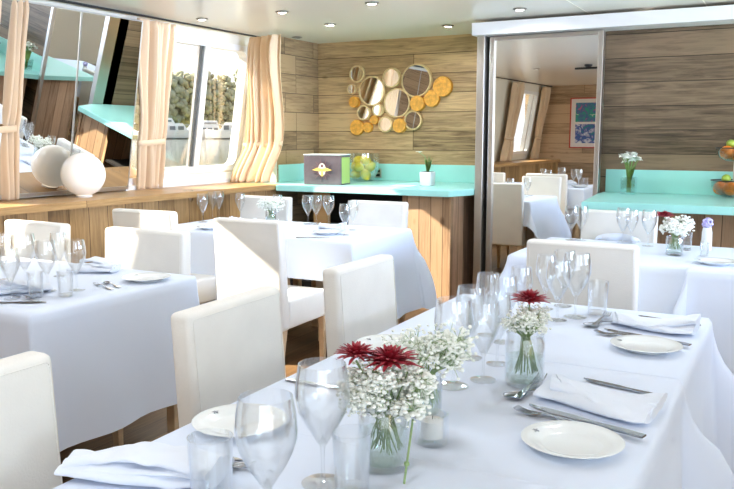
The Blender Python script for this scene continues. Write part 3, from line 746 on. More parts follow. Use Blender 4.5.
def setting(dy, w):
    cut('spoon', V2(-.47, 1.93+dy), V2(-.565, 1.79+dy), f'steel spoon crossing under the forks at the {w} place setting', .001)
    cut('fork', V2(-.545, 1.775+dy), V2(-.538, 1.99+dy), f'steel fork with tines up, upright in the crossing pile at the {w} place setting', .006)
    cut('fork', V2(-.33, 1.672+dy), V2(-.545, 1.712+dy), f'steel fork lowest in the pile, above the plate at the {w} place setting', .001)
    cut('fork', V2(-.235, 1.658+dy), V2(-.44, 1.70+dy), f'steel fork whose handle reaches the table edge at the {w} place setting', .006) if 0 else \
        cut('knife', V2(-.236, 1.660+dy), V2(-.515, 1.735+dy), f'steel knife lying over the fork along the plate at the {w} place setting', .006, 1.3)
    cut('knife', V2(-.238, 1.968+dy), V2(-.41, 2.012+dy), f'steel knife half hidden behind the folded napkin at the {w} place setting', .0)
setting(0, 'nearer'); setting(.825, 'farther')
napkin(V2(-.372, 1.83), -6, 'folded white napkin beside the nearer forks on the front table', 1, .27, .15)
napkin(V2(-.375, 2.70), -4, 'folded white napkin beside the farther forks on the front table', 2, .27, .15)
napkin(V2(-1.03, 1.045), 15, 'folded white napkin at the bottom left of the front table', 4, .30, .13)
cut('knife', pz(143, 452, TZ), pz(240, 461, TZ), 'steel knife at the front table edge above the bottom left napkin', 0, 1)
cut('fork', pz(160, 458, TZ), pz(252, 470, TZ), 'steel fork beside the knife at the bottom left of the front table', .001, 1)
cut('knife', pz(283, 380, TZ)+V2(.012, 0), pz(345, 390, TZ), 'steel knife at the aisle edge behind the big wine glass', 0, 1)
cut('knife', V2(-2.66, 1.915), V2(-2.47, 2.03), 'wide steel knife at the left photo edge on the left table', 0, 1.05)
cut('fork', V2(-2.74, 2.075), V2(-2.53, 2.04), 'steel fork behind the wide knife on the left table', 0, 1)
napkin(pz(95, 272, TZ), 20, 'folded white napkin on the left table before the tucked chair', 5, .2, .12)
cut('spoon', pz(120, 288, TZ), pz(92, 279, TZ), 'steel spoon beside the napkin on the left table', 0, .8)
cut('fork', pz(112, 290, TZ)+V2(0, .0), pz(96, 285, TZ), 'steel fork beside the napkin on the left table', 0, .8)
napkin(pz(20, 300, TZ)+V2(-.12, .1), 60, 'folded white napkin under the glasses on the left table', 6, .2, .12)
napkin(pz(210, 226, TZ)+V2(.1, .2), 10, 'folded white napkin on the back table left of the sunlit chair', 7, .2, .12)
napkin(pz(322, 231, TZ)+V2(0, .12), 0, 'folded white napkin on the back table near the cabinet divider', 8, .2, .12)
cut('knife', pz(296, 238, TZ), pz(330, 238, TZ), 'steel knife at the front edge of the back table', 0, 1)
# white napkin fan standing before the far right chair
bm = B(); n = 24
for th in (0, .004):
    pass
R0 = [bm.verts.new((.13*math.cos(PI*k/n), .012*math.sin(6*PI*k/n), .002)) for k in range(n+1)]
R1 = [bm.verts.new((.13*math.cos(PI*k/n), .012*math.sin(6*PI*k/n)+.004, .002+.045*math.sin(PI*k/n))) for k in range(n+1)]
for k in range(n): bm.faces.new((R0[k], R0[k+1], R1[k+1], R1[k]))
p = pz(617, 241, TZ)
o = ob('napkin', mesh('napkin', bm, M['napkin'], True), None, (p.x, p.y, TZ)); o.modifiers.new('thick', 'SOLIDIFY').thickness = .006
tag(o, 'white napkin standing as an arch before the chair under the teal worktop', 'napkin', 'folded white napkins')

# ------------------------------------------------------------------ flowers
def spray_meshes(rad, hgt, zc, n, seed, base=(0, 0, .02), bl=.0042, squash=1.0):
    """baby's breath: a cloud of tiny white blooms on thin stems"""
    rnd = random.Random(seed); bs = B(); bb = B(); heads = []
    for k in range(34):
        a = rnd.uniform(0, 2*PI); q = rnd.random()**.5*rad*.85; z = zc+rnd.uniform(-.5, .6)*hgt*(1-.5*(q/rad)**2)
        heads.append(Vector((q*math.cos(a), q*math.sin(a), z)))
    for h_ in heads:
        b0 = Vector((base[0]+rnd.uniform(-.03, .03), base[1]+rnd.uniform(-.03, .03), base[2])); mid = Vector((h_.x*.25, h_.y*.25, zc-hgt*.8))
        tube(bs, [b0, b0.lerp(mid, .6)+Vector((0, 0, .005)), mid, mid.lerp(h_, .6), h_], .0012, 4, False)
        for j in range(n//34):
            d = Vector((rnd.gauss(0, 1), rnd.gauss(0, 1), rnd.gauss(0, .8))).normalized()*rnd.random()**.5*rad*.36
            c = h_+d; r = bl*rnd.uniform(.6, 1.25)
            ball(bb, c, r, 1, (1, 1, rnd.uniform(.6, 1)))
            if rnd.random() < .4: tube(bs, [h_, h_.lerp(c, .6)+Vector((0, 0, .003)), c], .0006, 3, False)
    return mesh('stems', bs, M['stem']), mesh('blossoms', bb, M['petal_g'])
def spray(label, loc, rad, hgt, zc, n, seed, bl=.0042, base=(0, 0, .02)):
    t = thing('babys_breath', label, 'flowers', loc)
    s, b = spray_meshes(rad, hgt, zc, n, seed, base, bl)
    ob('stems', s, t); o = ob('blossoms', b, t); o['kind'] = 'stuff'; return t
def mum(label, loc, tip, r, seed, n=80, ext=None):
    """spidery red chrysanthemum: head at tip (relative), stem down to the vase"""
    rnd = random.Random(seed); t = thing('chrysanthemum', label, 'flower', loc); tip = Vector(tip)
    bm = B(); tube(bm, [(0, 0, .02), (tip.x*.3, tip.y*.3, tip.z*.6), tip-Vector((0, 0, .006))], .0022, 6); ob('stem', mesh('stem', bm, M['stem']), t)
    bm = B()
    for k in range(n):
        a = k*2.39996; q = (k+.5)/n; el = math.radians(88-92*q**.8)+rnd.uniform(-.12, .12); L = r*(.55+.45*q)*rnd.uniform(.8, 1.1)
        d = Vector((math.cos(a)*math.cos(el), math.sin(a)*math.cos(el), math.sin(el)*.75)); s = Vector((-math.sin(a), math.cos(a), 0))
        w = r*.078; R = []
        for i, u in enumerate((0, .35, .7, 1)):
            c = tip+d*L*u+Vector((0, 0, .12*r*math.sin(u*2.6))); ww = w*(.5, 1, .9, .3)[i]; nn = d.cross(s).normalized()
            R.append([bm.verts.new(c-s*ww), bm.verts.new(c-nn*ww*.5), bm.verts.new(c+s*ww), bm.verts.new(c+nn*ww*.35)])
        for A_, B_ in zip(R, R[1:]):
            for i in range(4): bm.faces.new((A_[i], A_[(i+1) % 4], B_[(i+1) % 4], B_[i]))
        bm.faces.new(R[-1])
    ob('petals', mesh('petals', bm, M['red'], True, 60), t)
    bm = B(); ball(bm, tip+Vector((0, 0, r*.12)), r*.2, 2, (1, 1, .6)); ob('centre', mesh('centre', bm, M['amber']), t)
    return t
def jar(label, loc, r, h, water=.55):
    t = thing('flower_jar', label, 'vase', loc)
    bm = B(); lathe(bm, [(0, 0), (r*.82, 0), (r*.95, .006), (r, .018), (r, h*.85), (r*.93, h*.93), (r*.96, h), (r*.91, h), (r*.88, h*.93), (r*.945, h*.85), (r*.945, .022), (r*.85, .012), (0, .011)], 36)
    ob('glass', mesh('glass', bm, M['crystal']), t)
    bm = B(); lathe(bm, [(0, .0125), (r*.84, .0125), (r*.935, .023), (r*.935, h*water), (0, h*water)], 32); ob('water', mesh('water', bm, M['water']), t)
    return t
v1 = pz(384, 465, TZ); v1.z = TZ
jar('clear glass flower jar in front, under the nearer red flowers', v1, .050, .125)
lv1 = v1+Vector((0, 0, .012))
spray('white baby\'s breath spray filling the front glass jar', lv1, .090, .066, .138, 1400, 11, .0050)
mum('crimson chrysanthemum in the front jar, right hand larger bloom', lv1, (.012, .00, .190), .066, 1)
mum('crimson chrysanthemum in the front jar, left hand bloom with amber centre', lv1, (-.050, -.02, .200), .052, 2)
v1b = pz(425, 425, TZ); v1b.z = TZ
jar('clear glass jar hidden behind the front jar, holding only white flowers', v1b+Vector((-.02, .05, 0)), .036, .10)
spray('white baby\'s breath spray spilling behind the front jar towards the middle of the table', v1b+Vector((-.02, .05, .012)), .10, .06, .14, 1100, 12, .0048)
v2 = pz(524, 384, TZ); v2.z = TZ
jar('clear glass flower jar in the middle cluster, under the farther crimson flower', v2, .050, .135)
spray('white baby\'s breath spray in the farther glass jar', v2+Vector((0, 0, .012)), .066, .05, .155, 700, 13)
mum('crimson chrysanthemum in the farther glass jar among the wine glasses', v2+Vector((0, 0, .012)), (.004, .015, .198), .060, 3)
v3 = pz(674, 255, TZ); v3.z = TZ
jar('small clear flower jar on the right table beside the lilac topped shaker', v3, .045, .10)
spray('white baby\'s breath bouquet on the right table', v3+Vector((0, 0, .012)), .088, .065, .145, 1000, 14, .008)
mum('dark red chrysanthemum in the right table bouquet', v3+Vector((0, 0, .012)), (-.055, -.045, .195), .058, 4)
v4 = pz(271, 223, TZ); v4.z = TZ
jar('small clear flower jar on the back table behind the sunlit chair', v4, .04, .09)
spray('white baby\'s breath bunch on the back table behind the sunlit chair', v4+Vector((0, 0, .012)), .095, .06, .125, 600, 15, .007)
# stray stem leaning beside the front jar
bm = B(); p0, p1 = pz(404, 485, TZ), pz(416, 452, TZ); q = v1+Vector((.058, .005, .10))
tube(bm, [Vector((p0.x, p0.y, TZ+.002)), Vector((p0.x, p0.y, TZ+.002)).lerp(q, .5), q], .0022, 6)
ball(bm, Vector((p0.x, p0.y, TZ+.003)).lerp(q, .3), .006, 1)
tag(ob('loose_sprig', mesh('loose_sprig', bm, M['stem'])), 'single thin green stem leaning against the right of the front jar', 'stem')
# tealight in a clear block
p = pz(432, 442, TZ)
t = thing('tealight_holder', 'small clear glass holder with a white candle beside the front baby\'s breath', 'candle holder', (p.x, p.y, TZ))
bm = B(); lathe(bm, [(0, 0), (.033, 0), (.035, .004), (.033, .062), (.030, .062), (.029, .012), (0, .010)], 28); ob('holder', mesh('holder', bm, M['glass']), t)
bm = B(); lathe(bm, [(0, .0125), (.023, .0125), (.023, .048), (.02, .05), (0, .049)], 24); ob('candle', mesh('candle', bm, M['wax']), t)
bm = B(); tube(bm, [(0, 0, .048), (.001, 0, .056)], .0008, 5); ob('wick', mesh('wick', bm, M['black']), t)
# shaker with lilac flower top
p = pz(706, 250, TZ); t = thing('shaker', 'tall white shaker topped with a lilac flower on the right table', 'shaker', (p.x, p.y, TZ))
bm = B(); lathe(bm, [(0, 0), (.027, 0), (.029, .004), (.027, .10), (.022, .125), (0, .126)], 28); ob('body', mesh('body', bm, M['porcelain']), t)
bm = B(); rnd = random.Random(5)
for k in range(60):
    d = Vector((rnd.gauss(0, 1), rnd.gauss(0, 1), rnd.gauss(0, 1))).normalized(); ball(bm, Vector((0, 0, .15))+d*.024, .009, 1)
ob('flower_top', mesh('flower_top', bm, M['lilac']), t)

# ------------------------------------------------------------------ things on the counters
CZ = CT+.001
# printed gift box
a = pz(304, 184.5, CZ); b = pz(341, 185.3, CZ)
d = (b-a); d.z = 0; wd = d.length; ang = math.atan2(d.y, d.x)
t = thing('gift_box', 'dark plum gift box with a gold burst emblem on the alcove worktop', 'box', ((a.x+b.x)/2, (a.y+b.y)/2, CZ), ang)
hb, dp = .262, .24
bm = B(); box(bm, (-wd/2, 0, 0), (wd/2, dp, hb), .004); ob('carton', mesh('carton', bm, M['box'], False), t)
bm = B(); box(bm, (-wd/2-.003, -.003, hb-.002), (wd/2+.003, dp+.003, hb+.006), .002); ob('lid', mesh('lid', bm, M['box_top'], False), t)
bm = B(); box(bm, (wd/2-.001, .02, .01), (wd/2+.002, dp-.02, hb-.02), .001); ob('side_label', mesh('side_label', bm, M['box_side'], False), t)
# emblem: rays, wing bar and a pale oval
bm = B(); rnd = random.Random(2)
for k in range(22):
    an = 2*PI*k/22; L = (.075 if k % 2 else .10)*(1.0 if abs(math.sin(an)) > .4 else 1.0); c, s = math.cos(an), math.sin(an)
    vs = [(-s*.006+c*.03, c*.006+s*.03), (s*.006+c*.03, -c*.006+s*.03), (c*L, s*L)]
    A_ = [bm.verts.new((x, -.0045, hb*.5+z)) for x, z in vs]; B_ = [bm.verts.new((x, -.001, hb*.5+z)) for x, z in vs]
    bm.faces.new(A_); bm.faces.new(B_[::-1])
    for i in range(3): bm.faces.new((A_[i], B_[i], B_[(i+1) % 3], A_[(i+1) % 3]))
e = ob('emblem', mesh('emblem', bm, M['mauve'], False), t)
def flat(poly, y0, y1, m, name):
    bm = B(); A_ = [bm.verts.new((x, y0, hb*.5+z)) for x, z in poly]; B_ = [bm.verts.new((x, y1, hb*.5+z)) for x, z in poly]
    bm.faces.new(A_); bm.faces.new(B_[::-1]); n = len(poly)
    for i in range(n): bm.faces.new((A_[i], B_[i], B_[(i+1) % n], A_[(i+1) % n]))
    return ob(name, mesh(name, bm, m, False), e)
flat([(.034*math.cos(2*PI*k/28), .055*math.sin(2*PI*k/28)+.005) for k in range(28)], -.0062, -.0046, M['paleprint'], 'oval')
flat([(-.095, 0), (-.04, .020), (0, .012), (.04, .020), (.095, 0), (.04, -.010), (0, -.014), (-.04, -.010)], -.008, -.0064, M['gold'], 'wings')
flat([(.013*math.cos(2*PI*k/20), .02*math.sin(2*PI*k/20)-.035) for k in range(20)], -.0078, -.0064, M['gold'], 'drop')
flat([(.012*math.cos(2*PI*k/20), .014*math.sin(2*PI*k/20)+.036) for k in range(20)], -.0078, -.0064, M['mauve'], 'crest')
# glass bowl of lemons
p = pz(363, 181, CZ); BS = 1.18
t = thing('glass_bowl', 'clear glass bowl heaped with lemons beside the gift box', 'bowl', (p.x, p.y, CZ))
bm = B(); lathe(bm, [(r_*BS, z_*BS) for r_, z_ in [(0, .0), (.075, 0), (.08, .006), (.10, .03), (.128, .09), (.137, .16), (.134, .225), (.130, .225), (.132, .16), (.123, .092), (.096, .036), (.07, .014), (0, .012)]], 40); ob('body', mesh('body', bm, M['bowlglass']), t)
def fruit(name, m, c, r, label, cat, group, sq=(1, 1, 1), seed=0, rot=(0, 0, 0)):
    bm = B(); vs = ball(bm, (0, 0, 0), r, 3, sq)
    if name == 'lemon':
        for v in bm.verts:
            k = v.co.x/(r*sq[0]); v.co.x += .22*r*(abs(k)**6)*(1 if k > 0 else -1)
    me = mesh(name, bm, m, True, 180); o = ob(name, me, None, c, rot)
    bm = B(); tube(bm, [(0, 0, r*sq[2]*.97), (0, 0, r*sq[2]*1.04)], .003, 6) if name != 'lemon' else tube(bm, [(r*sq[0]*1.17, 0, 0), (r*sq[0]*1.23, 0, 0)], .003, 6)
    ob('stalk', mesh('stalk', bm, M['stem']), o)
    return tag(o, label, cat, group)
rnd = random.Random(9)
LM = [(-.05, -.03, .055), (.045, -.045, .055), (.0, .05, .055), (-.07, .0, .115), (.0, -.075, .115), (.07, -.01, .115), (.02, .06, .115), (-.03, -.02, .165), (.04, -.03, .17)]
for i, (x, y, z) in enumerate(LM):
    fruit('lemon', M['lemon'], (p.x+x*BS, p.y+y*BS, CZ+z*BS), .046, 'yellow lemon in the clear glass bowl beside the gift box', 'lemon', 'lemons in the glass bowl', (1.15, 1, 1), i, (rnd.uniform(-1, 1), rnd.uniform(-1, 1), rnd.uniform(0, 6)))
# socket plate on the splashback
c = py(378, 173, YB-.014)
t = thing('wall_socket', 'grey double wall socket on the teal splashback behind the lemons', 'socket', (c.x, YB-.0142, c.z))
bm = B(); box(bm, (-.04, -.008, -.045), (.04, 0, .045), .002); ob('plate', mesh('plate', bm, M['brush'], False), t)
for z in (-.02, .02):
    bm = B(); box(bm, (-.025, -.0105, z-.012), (.025, -.008, z+.012), .001); ob('outlet', mesh('outlet', bm, M['black'], False), t)
# white pot with a green plant
p = pz(424.5, 186, CZ)
p.y += .06
t = thing('flower_pot', 'square white ceramic pot holding a green stem on the alcove worktop', 'pot', (p.x, p.y, CZ))
bm = B(); vs = box(bm, (-.055, -.055, 0), (.055, .055, .12), .008, 3)
for v in bm.verts: v.co.x *= .92+.08*v.co.z/.12; v.co.y *= .92+.08*v.co.z/.12
ob('pot', mesh('pot', bm, M['potwhite']), t)
bm = B(); box(bm, (-.042, -.042, .1202), (.042, .042, .122)); ob('soil', mesh('soil', bm, mat('soil', (.06, .04, .025), .9), False), t)
t = thing('potted_flower', 'green leafed plant with one pale bloom in the square white pot', 'plant', (p.x, p.y, CZ+.122))
bm = B()
def leaf(bm, b0, d, L, w, curl, n=8, th=.0012):
    d = Vector(d).normalized(); s = d.cross(Vector((.3, .2, 1)) if abs(d.z) < .95 else Vector((1, .3, 0))).normalized(); nn = s.cross(d).normalized(); R = []
    for i in range(n+1):
        u = i/n; c = Vector(b0)+d*L*u+nn*curl*u*u; ww = w*max(.03, math.sin(PI*(.12+.88*u)**.8)) if u < 1 else w*.03
        R.append([bm.verts.new(c-s*ww+nn*ww*.25), bm.verts.new(c-nn*th), bm.verts.new(c+s*ww+nn*ww*.25), bm.verts.new(c+nn*th)])
    for A_, B_ in zip(R, R[1:]):
        for i in range(4): bm.faces.new((A_[i], A_[(i+1) % 4], B_[(i+1) % 4], B_[i]))
    bm.faces.new(R[0][::-1]); bm.faces.new(R[-1])
rnd = random.Random(3)
for k in range(9):
    an = k*2.4; leaf(bm, (.008*math.cos(an), .008*math.sin(an), .0), (.16*math.cos(an), .16*math.sin(an), 1), rnd.uniform(.09, .14), .030, rnd.uniform(-.01, .02))
ob('leaves', mesh('leaves', bm, M['leaf'], True, 60), t)
bm = B(); tube(bm, [(0, 0, 0), (.0, .0, .08), (-.02, -.01, .13), (-.07, -.02, .165)], .003, 6); ob('stem', mesh('stem', bm, M['stem']), t)
bm = B()
for k in range(6): leaf(bm, (-.07, -.02, .165), (math.cos(k*1.05), math.sin(k*1.05), .5), .034, .011, -.012)
ob('bloom', mesh('bloom', bm, M['petal'], True, 60), t)
# vase of white flowers on the long worktop
p = pz(628, 194, CZ); p.y += .02
t = thing('glass_vase', 'square glass vase holding white spring flowers on the long teal worktop', 'vase', (p.x, p.y, CZ))
bm = B(); s = .052
box(bm, (-s, -s, 0), (s, s, .012), .003); 
for lo, hi in (((-s, -s, .012), (-s+.004, s, .125)), ((s-.004, -s, .012), (s, s, .125)), ((-s+.004, -s, .012), (s-.004, -s+.004, .125)), ((-s+.004, s-.004, .012), (s-.004, s, .125))): box(bm, lo, hi)
ob('glass', mesh('glass', bm, M['bowlglass'], False), t)
bm = B(); box(bm, (-s+.005, -s+.005, .0125), (s-.005, s-.005, .10), .002); ob('water', mesh('water', bm, M['water'], False), t)
t = thing('white_flowers', 'bunch of white spring flowers on green stems in the square glass vase', 'flowers', (p.x, p.y, CZ+.014))
bs = B(); bl = B(); bp_ = B(); rnd = random.Random(6)
for k in range(16):
    an = k*2.4; rr = .02+.058*(k/16); tip = Vector((rr*math.cos(an), rr*math.sin(an), .255+rnd.uniform(-.02, .045)-.25*rr))
    tube(bs, [(.015*math.cos(an), .015*math.sin(an), 0), (.012*math.cos(an), .012*math.sin(an), .12), (tip.x*.6, tip.y*.6, tip.z*.8), tip], .0028, 5)
    ball(bp_, tip, .010, 1)
    for j in range(9):
        b_ = 2*PI*j/4.5+k; leaf(bp_, tip, (math.cos(b_), math.sin(b_), .9 if j % 2 else -.1), .030, .016, -.008, 5)
for k in range(12):
    an = k*2.4+1; leaf(bl, (.012*math.cos(an), .012*math.sin(an), .08), (.2*math.cos(an), .2*math.sin(an), 1), rnd.uniform(.1, .15), .010, .01)
ob('stems', mesh('stems', bs, M['leaf']), t); ob('leaves', mesh('leaves', bl, M['leaf'], True, 60), t); ob('petals', mesh('petals', bp_, M['petal'], True, 60), t)
# two tier fruit stand
p = pz(731, 199, CZ); p.y += .14
RB, RT_ = .145, .125
t = thing('fruit_stand', 'two tier glass bowl fruit stand at the right end of the long worktop', 'fruit stand', (p.x, p.y, CZ))
def bowlprof(R, h, z): return [(0, z), (R*.45, z), (R*.8, z+h*.25), (R*.97, z+h*.6), (R, z+h), (R-.005, z+h), (R*.93, z+h*.6), (R*.76, z+h*.28), (R*.42, z+.006), (0, z+.006)]
bm = B(); lathe(bm, bowlprof(RB, .115, .004), 40); ob('lower_bowl', mesh('lower_bowl', bm, M['greyglass']), t)
bm = B(); lathe(bm, bowlprof(RT_, .09, .255), 40); ob('upper_bowl', mesh('upper_bowl', bm, M['greyglass']), t)
bm = B(); tube(bm, [(0, 0, .003), (0, 0, .44)], .006, 10); ob('post', mesh('post', bm, M['brush']), t)
for z, R in ((.12, RB), (.346, RT_)):
    bm = B(); n = 40; tube(bm, [(R*math.cos(2*PI*k/n), R*math.sin(2*PI*k/n), z) for k in range(n+1)], .004, 6, False); ob('rim', mesh('rim', bm, M['black']), t)
FR = [('orange', -.078, -.03, .066, 'orange at the outer left of the lower fruit bowl'), ('orange', -.01, -.078, .066, 'orange in front of the lower fruit bowl'), ('orange', .07, -.04, .066, 'orange at the right front of the lower fruit bowl'),
      ('orange', .03, .07, .066, 'orange at the back of the lower fruit bowl'), ('orange', -.05, .06, .066, 'orange at the back left of the lower fruit bowl'), ('lime', -.045, -.04, .135, 'lime heaped on the oranges, left in the lower bowl'),
      ('lime', .04, -.035, .137, 'lime heaped on the oranges, right in the lower bowl'), ('orange', -.05, -.045, .315, 'orange at the front of the upper fruit bowl'), ('orange', .05, -.04, .315, 'orange at the right of the upper fruit bowl'),
      ('orange', .0, .055, .315, 'orange at the back of the upper fruit bowl'), ('lime', -.03, -.02, .375, 'lime heaped on top of the upper fruit bowl'), ('lime', .04, .0, .375, 'lime behind the other lime in the upper fruit bowl')]
for k, x, y, z, lab in FR: fruit(k, M[k], (p.x+x, p.y+y, CZ+z), .050 if k == 'orange' else .031, lab, k, k+'s in the fruit stand', (1, 1, .94), 0, (.3*x*10, .3*y*10, 0))

# ------------------------------------------------------------------ outside: river, far bank, trees, moored boats
WZ = .98
def haze(name, col, var=.15): return mat(name, col, .95, spec=.05, var=var, vscale=.5)
m, nt, b = new_mat('river_water'); b.inputs['Base Color'].default_value = (.22, .22, .19, 1); b.inputs['Roughness'].default_value = .08; b.inputs['Specular IOR Level'].default_value = .9
n = nt.nodes.new('ShaderNodeTexNoise'); n.inputs['Scale'].default_value = 1.2; tc = nt.nodes.new('ShaderNodeTexCoord'); mp = nt.nodes.new('ShaderNodeMapping'); mp.inputs['Scale'].default_value = (1, 1, 1)
nt.links.new(tc.outputs['Object'], mp.inputs[0]); nt.links.new(mp.outputs[0], n.inputs['Vector']); bp = nt.nodes.new('ShaderNodeBump'); bp.inputs['Strength'].default_value = .02; bp.inputs['Distance'].default_value = .05
nt.links.new(n.outputs['Fac'], bp.inputs['Height']); nt.links.new(bp.outputs['Normal'], b.inputs['Normal'])
bm = B(); box(bm, (-260, -160, WZ-.3), (-5.4, 260, WZ)); o = struct('river', bm, m)
def far(px, D):                        # a point D metres away in the direction of photo column px, on the water
    d = ray(px, 136); h = Vector((d.x, d.y, 0)).normalized(); return Vector((h.x*D, h.y*D, WZ)), math.atan2(h.y, h.x)-PI/2
c, az = far(195, 102); bm = B(); box(bm, (-110, 0, -.2), (110, 40, .5), .1); o = struct('bank', bm, haze('bank_grass', (.30, .30, .16))); o.location = c; o.rotation_euler.z = az
LEAFM = [haze('olive_foliage', (.34, .33, .22), .3), haze('grey_green_foliage', (.28, .29, .21), .3), haze('autumn_foliage', (.46, .37, .22), .3)]
BARK = haze('bark', (.22, .17, .12))
def tree(px, D, h, w, k, label, seed):
    c, az = far(px, D); rnd = random.Random(seed)
    t = thing('tree', label, 'tree', (c.x, c.y, WZ+.35), az, 'trees on the far bank')
    bm = B(); tube(bm, [(0, 0, 0), (.1, 0, h*.3), (0, .1, h*.6)], [w*.06, w*.05, w*.02], 8); ob('trunk', mesh('trunk', bm, BARK), t)
    bm = B()
    for j in range(420):
        a = rnd.uniform(0, 2*PI); q = rnd.random()**.4; zz = rnd.uniform(-1, 1); rr = math.sqrt(max(0, 1-zz*zz))*w*.5*q
        c2 = Vector((rr*math.cos(a), rr*math.sin(a)*.8, h*.56+zz*h*.44*q)); s = w*rnd.uniform(.05, .10)
        vs = ball(bm, (0, 0, 0), s, 1)
        for v in vs: v.co = v.co*(1+.5*noise.noise(v.co*3+c2))+c2
    ob('foliage', mesh('foliage', bm, LEAFM[k], True, 180), t)
for i, (px, D, h, w, k, lab) in enumerate(((148, 112, 8.0, 7, 1, 'bushy olive tree at the far left beside the tied curtain'), (165, 110, 8.8, 7, 1, 'grey green tree behind the moored cruiser in the left pane'),
    (183, 108, 8.4, 6.5, 0, 'olive tree just left of the window mullion'), (203, 114, 9.2, 7, 1, 'tall grey green tree right of the mullion'), (212, 106, 6.6, 4.2, 2, 'golden autumn tree behind the middle boat'),
    (224, 112, 8.2, 6, 0, 'olive tree between the golden tree and the poplar'), (243, 112, 9.6, 4.4, 1, 'tall narrow tree by the right hand curtain'), (236, 115, 7.0, 6, 1, 'low grey green tree in front of the far curtain edge'), (258, 112, 7.6, 7, 0, 'olive tree half hidden behind the right curtain'))):
    D2 = 106+9*i; tree(px, D2, h*D2/D, w*.95, k, lab, i+20)
BW = mat('boat_white', (.62, .62, .61), .3); BG = mat('boat_window', (.10, .12, .14), .15); BBL = mat('boat_trim', (.30, .34, .40), .4)
def boat(px, D, L, label, turn, seed, hgt=1.0):
    c, az = far(px, D); t = thing('motor_boat', label, 'boat', (c.x, c.y, WZ-.12), az+turn, 'white boats moored at the far bank')
    bm = B(); S = []
    for i in range(13):
        u = i/12; x = (u-.5)*L; w = 1.35*(1-max(0, (u-.55)/.45)**2.2)+.02; sh = .95+.35*u*u
        S.append([bm.verts.new(p_) for p_ in ((x, -w, sh), (x, -w*.86, .3), (x, -w*.3, 0), (x, w*.3, 0), (x, w*.86, .3), (x, w, sh))])
    for A_, B_ in zip(S, S[1:]):
        for k in range(5): bm.faces.new((A_[k], B_[k], B_[k+1], A_[k+1]))
        bm.faces.new((A_[5], B_[5], B_[0], A_[0]))
    bm.faces.new(S[0]); bm.faces.new(S[-1][::-1]); ob('hull', mesh('hull', bm, BW, True, 35), t)
    def cab(x0, x1, z0, z1, w, rk, name, m):
        bm = B(); vs = box(bm, (x0, -w, z0), (x1, w, z1), .06, 2)
        for v in bm.verts:
            k = (v.co.z-z0)/(z1-z0); v.co.x -= rk*k*(1 if v.co.x > (x0+x1)/2 else -.3); v.co.y *= 1-.12*k
        return ob(name, mesh(name, bm, m, True, 35), t)
    cab(-L*.34, L*.26, .97, 1.72*hgt+.15, 1.12, .7, 'cabin', BW)
    cab(-L*.30, L*.05, 1.72*hgt+.151, 2.35*hgt+.1, .95, .35, 'wheelhouse', BW)
    for k in range(4):
        bm = B(); x = -L*.28+k*L*.125; box(bm, (x, -1.16, 1.2), (x+L*.085, 1.16, 1.55*hgt)); ob('window', mesh('window', bm, BG, False), t)
    bm = B(); box(bm, (-L*.26, -.985, 1.72*hgt+.33), (L*.0, .985, 2.2*hgt), .02); ob('window', mesh('window', bm, BG, False), t)
    bm = B(); tube(bm, [(L*.12, -1.0, 1.1), (L*.12, -1.0, 1.75), (L*.46, -.3, 1.85), (L*.46, .3, 1.85), (L*.12, 1.0, 1.75), (L*.12, 1.0, 1.1)], .025, 6); ob('rail', mesh('rail', bm, BBL), t)
    bm = B(); box(bm, (-L*.49, -1.30, .78), (L*.1, 1.30, .86), .01); ob('stripe', mesh('stripe', bm, BBL, False), t)
boat(172, 96, 7.6, 'white cabin cruiser moored left of the mullion', 0, 1, 1.05)
boat(203, 98, 5.6, 'white motor boat moored just right of the mullion', PI+.2, 2, .95)
boat(236, 94, 7.0, 'white motor boat moored by the right hand curtain', PI-.1, 3, 1.1)

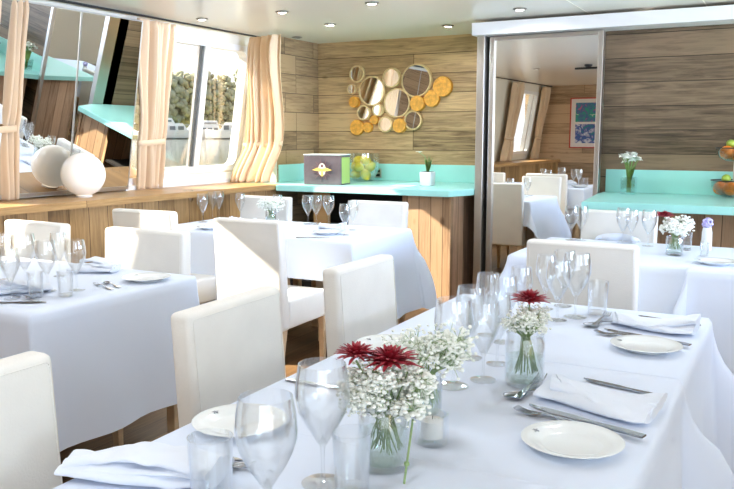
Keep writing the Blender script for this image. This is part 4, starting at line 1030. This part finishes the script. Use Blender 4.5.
# ------------------------------------------------------------------ light
w = bpy.data.worlds.new('sky'); sc.world = w; w.use_nodes = True; nt = w.node_tree; bg = nt.nodes['Background']
tc = nt.nodes.new('ShaderNodeTexCoord'); sp = nt.nodes.new('ShaderNodeSeparateXYZ'); nt.links.new(tc.outputs['Generated'], sp.inputs[0])
r = nt.nodes.new('ShaderNodeValToRGB'); r.color_ramp.elements[0].position = .0; r.color_ramp.elements[1].position = .8
r.color_ramp.elements[0].color = (.97, .97, 1.0, 1); r.color_ramp.elements[1].color = (.70, .83, 1.0, 1)
nt.links.new(sp.outputs['Z'], r.inputs['Fac']); nt.links.new(r.outputs['Color'], bg.inputs['Color']); bg.inputs['Strength'].default_value = 1.3
def lamp(name, kind, loc, energy, col, **kw):
    l = bpy.data.lights.new(name, kind); l.energy = energy; l.color = col
    for k, v in kw.items(): setattr(l, k, v)
    o = bpy.data.objects.new(name, l); COL.objects.link(o); o.location = loc; return o
SUN = Vector((1, .36, -.668))
o = lamp('sun', 'SUN', (-20, -5, 20), 20.0, (1, .90, .74), angle=math.radians(.6)); o.rotation_euler = SUN.to_track_quat('-Z', 'Y').to_euler()
# added fill lamps standing for window light in the unseen right and rear openings
def fill_light(loc, d, w_, h_, spread, e, col):
    o = lamp('fill_light', 'AREA', loc, e, col, shape='RECTANGLE', size=w_, size_y=h_, spread=spread); o.rotation_euler = Vector(d).to_track_quat('-Z', 'Y').to_euler()
fill_light((XR+.12, -1.1, 1.55), (-1, 0, .5), 1.8, 1.2, 2.3, 50, (.62, .80, 1.0))
fill_light((XR+.12, 3.4, 1.55), (-1, .2, .2), 1.9, 1.2, 1.0, 66, (.50, .66, 1.0))
fill_light((XR+.12, 5.3, 1.55), (-1, -.1, .9), 1.5, 1.2, 1.9, 290, (.85, .93, 1.0))
fill_light((1.4, YR-.12, 1.2), (-.3, 1, .45), 3.0, 1.9, 2.5, 26, (.80, .90, 1.0))
# added fill lamps at the ceiling downlights, whose fittings are unlit
for o in [o for o in bpy.data.objects if o.name.split('.')[0] == 'downlight' and not (o.location.x < -4.1 and o.location.y > 6.2)]:
    lamp('downlight_fill', 'AREA', (o.location.x, o.location.y, CEIL-.0035), 6.8, (.85, .92, 1.0), size=.04, shape='DISK')
vs = sc.view_settings; sc.display_settings.display_device = 'sRGB'; vs.view_transform = 'Standard'; vs.look = 'None'; vs.gamma = 1; vs.use_curve_mapping = False; vs.exposure = .28
cy = sc.cycles; cy.use_denoising = True; cy.max_bounces = 14; cy.diffuse_bounces = 6; cy.glossy_bounces = 8; cy.transmission_bounces = 12; cy.transparent_max_bounces = 40
cy.sample_clamp_indirect = 6; cy.caustics_reflective = False; cy.caustics_refractive = False
try: cy.denoiser = 'OPENIMAGEDENOISE'
except Exception: pass
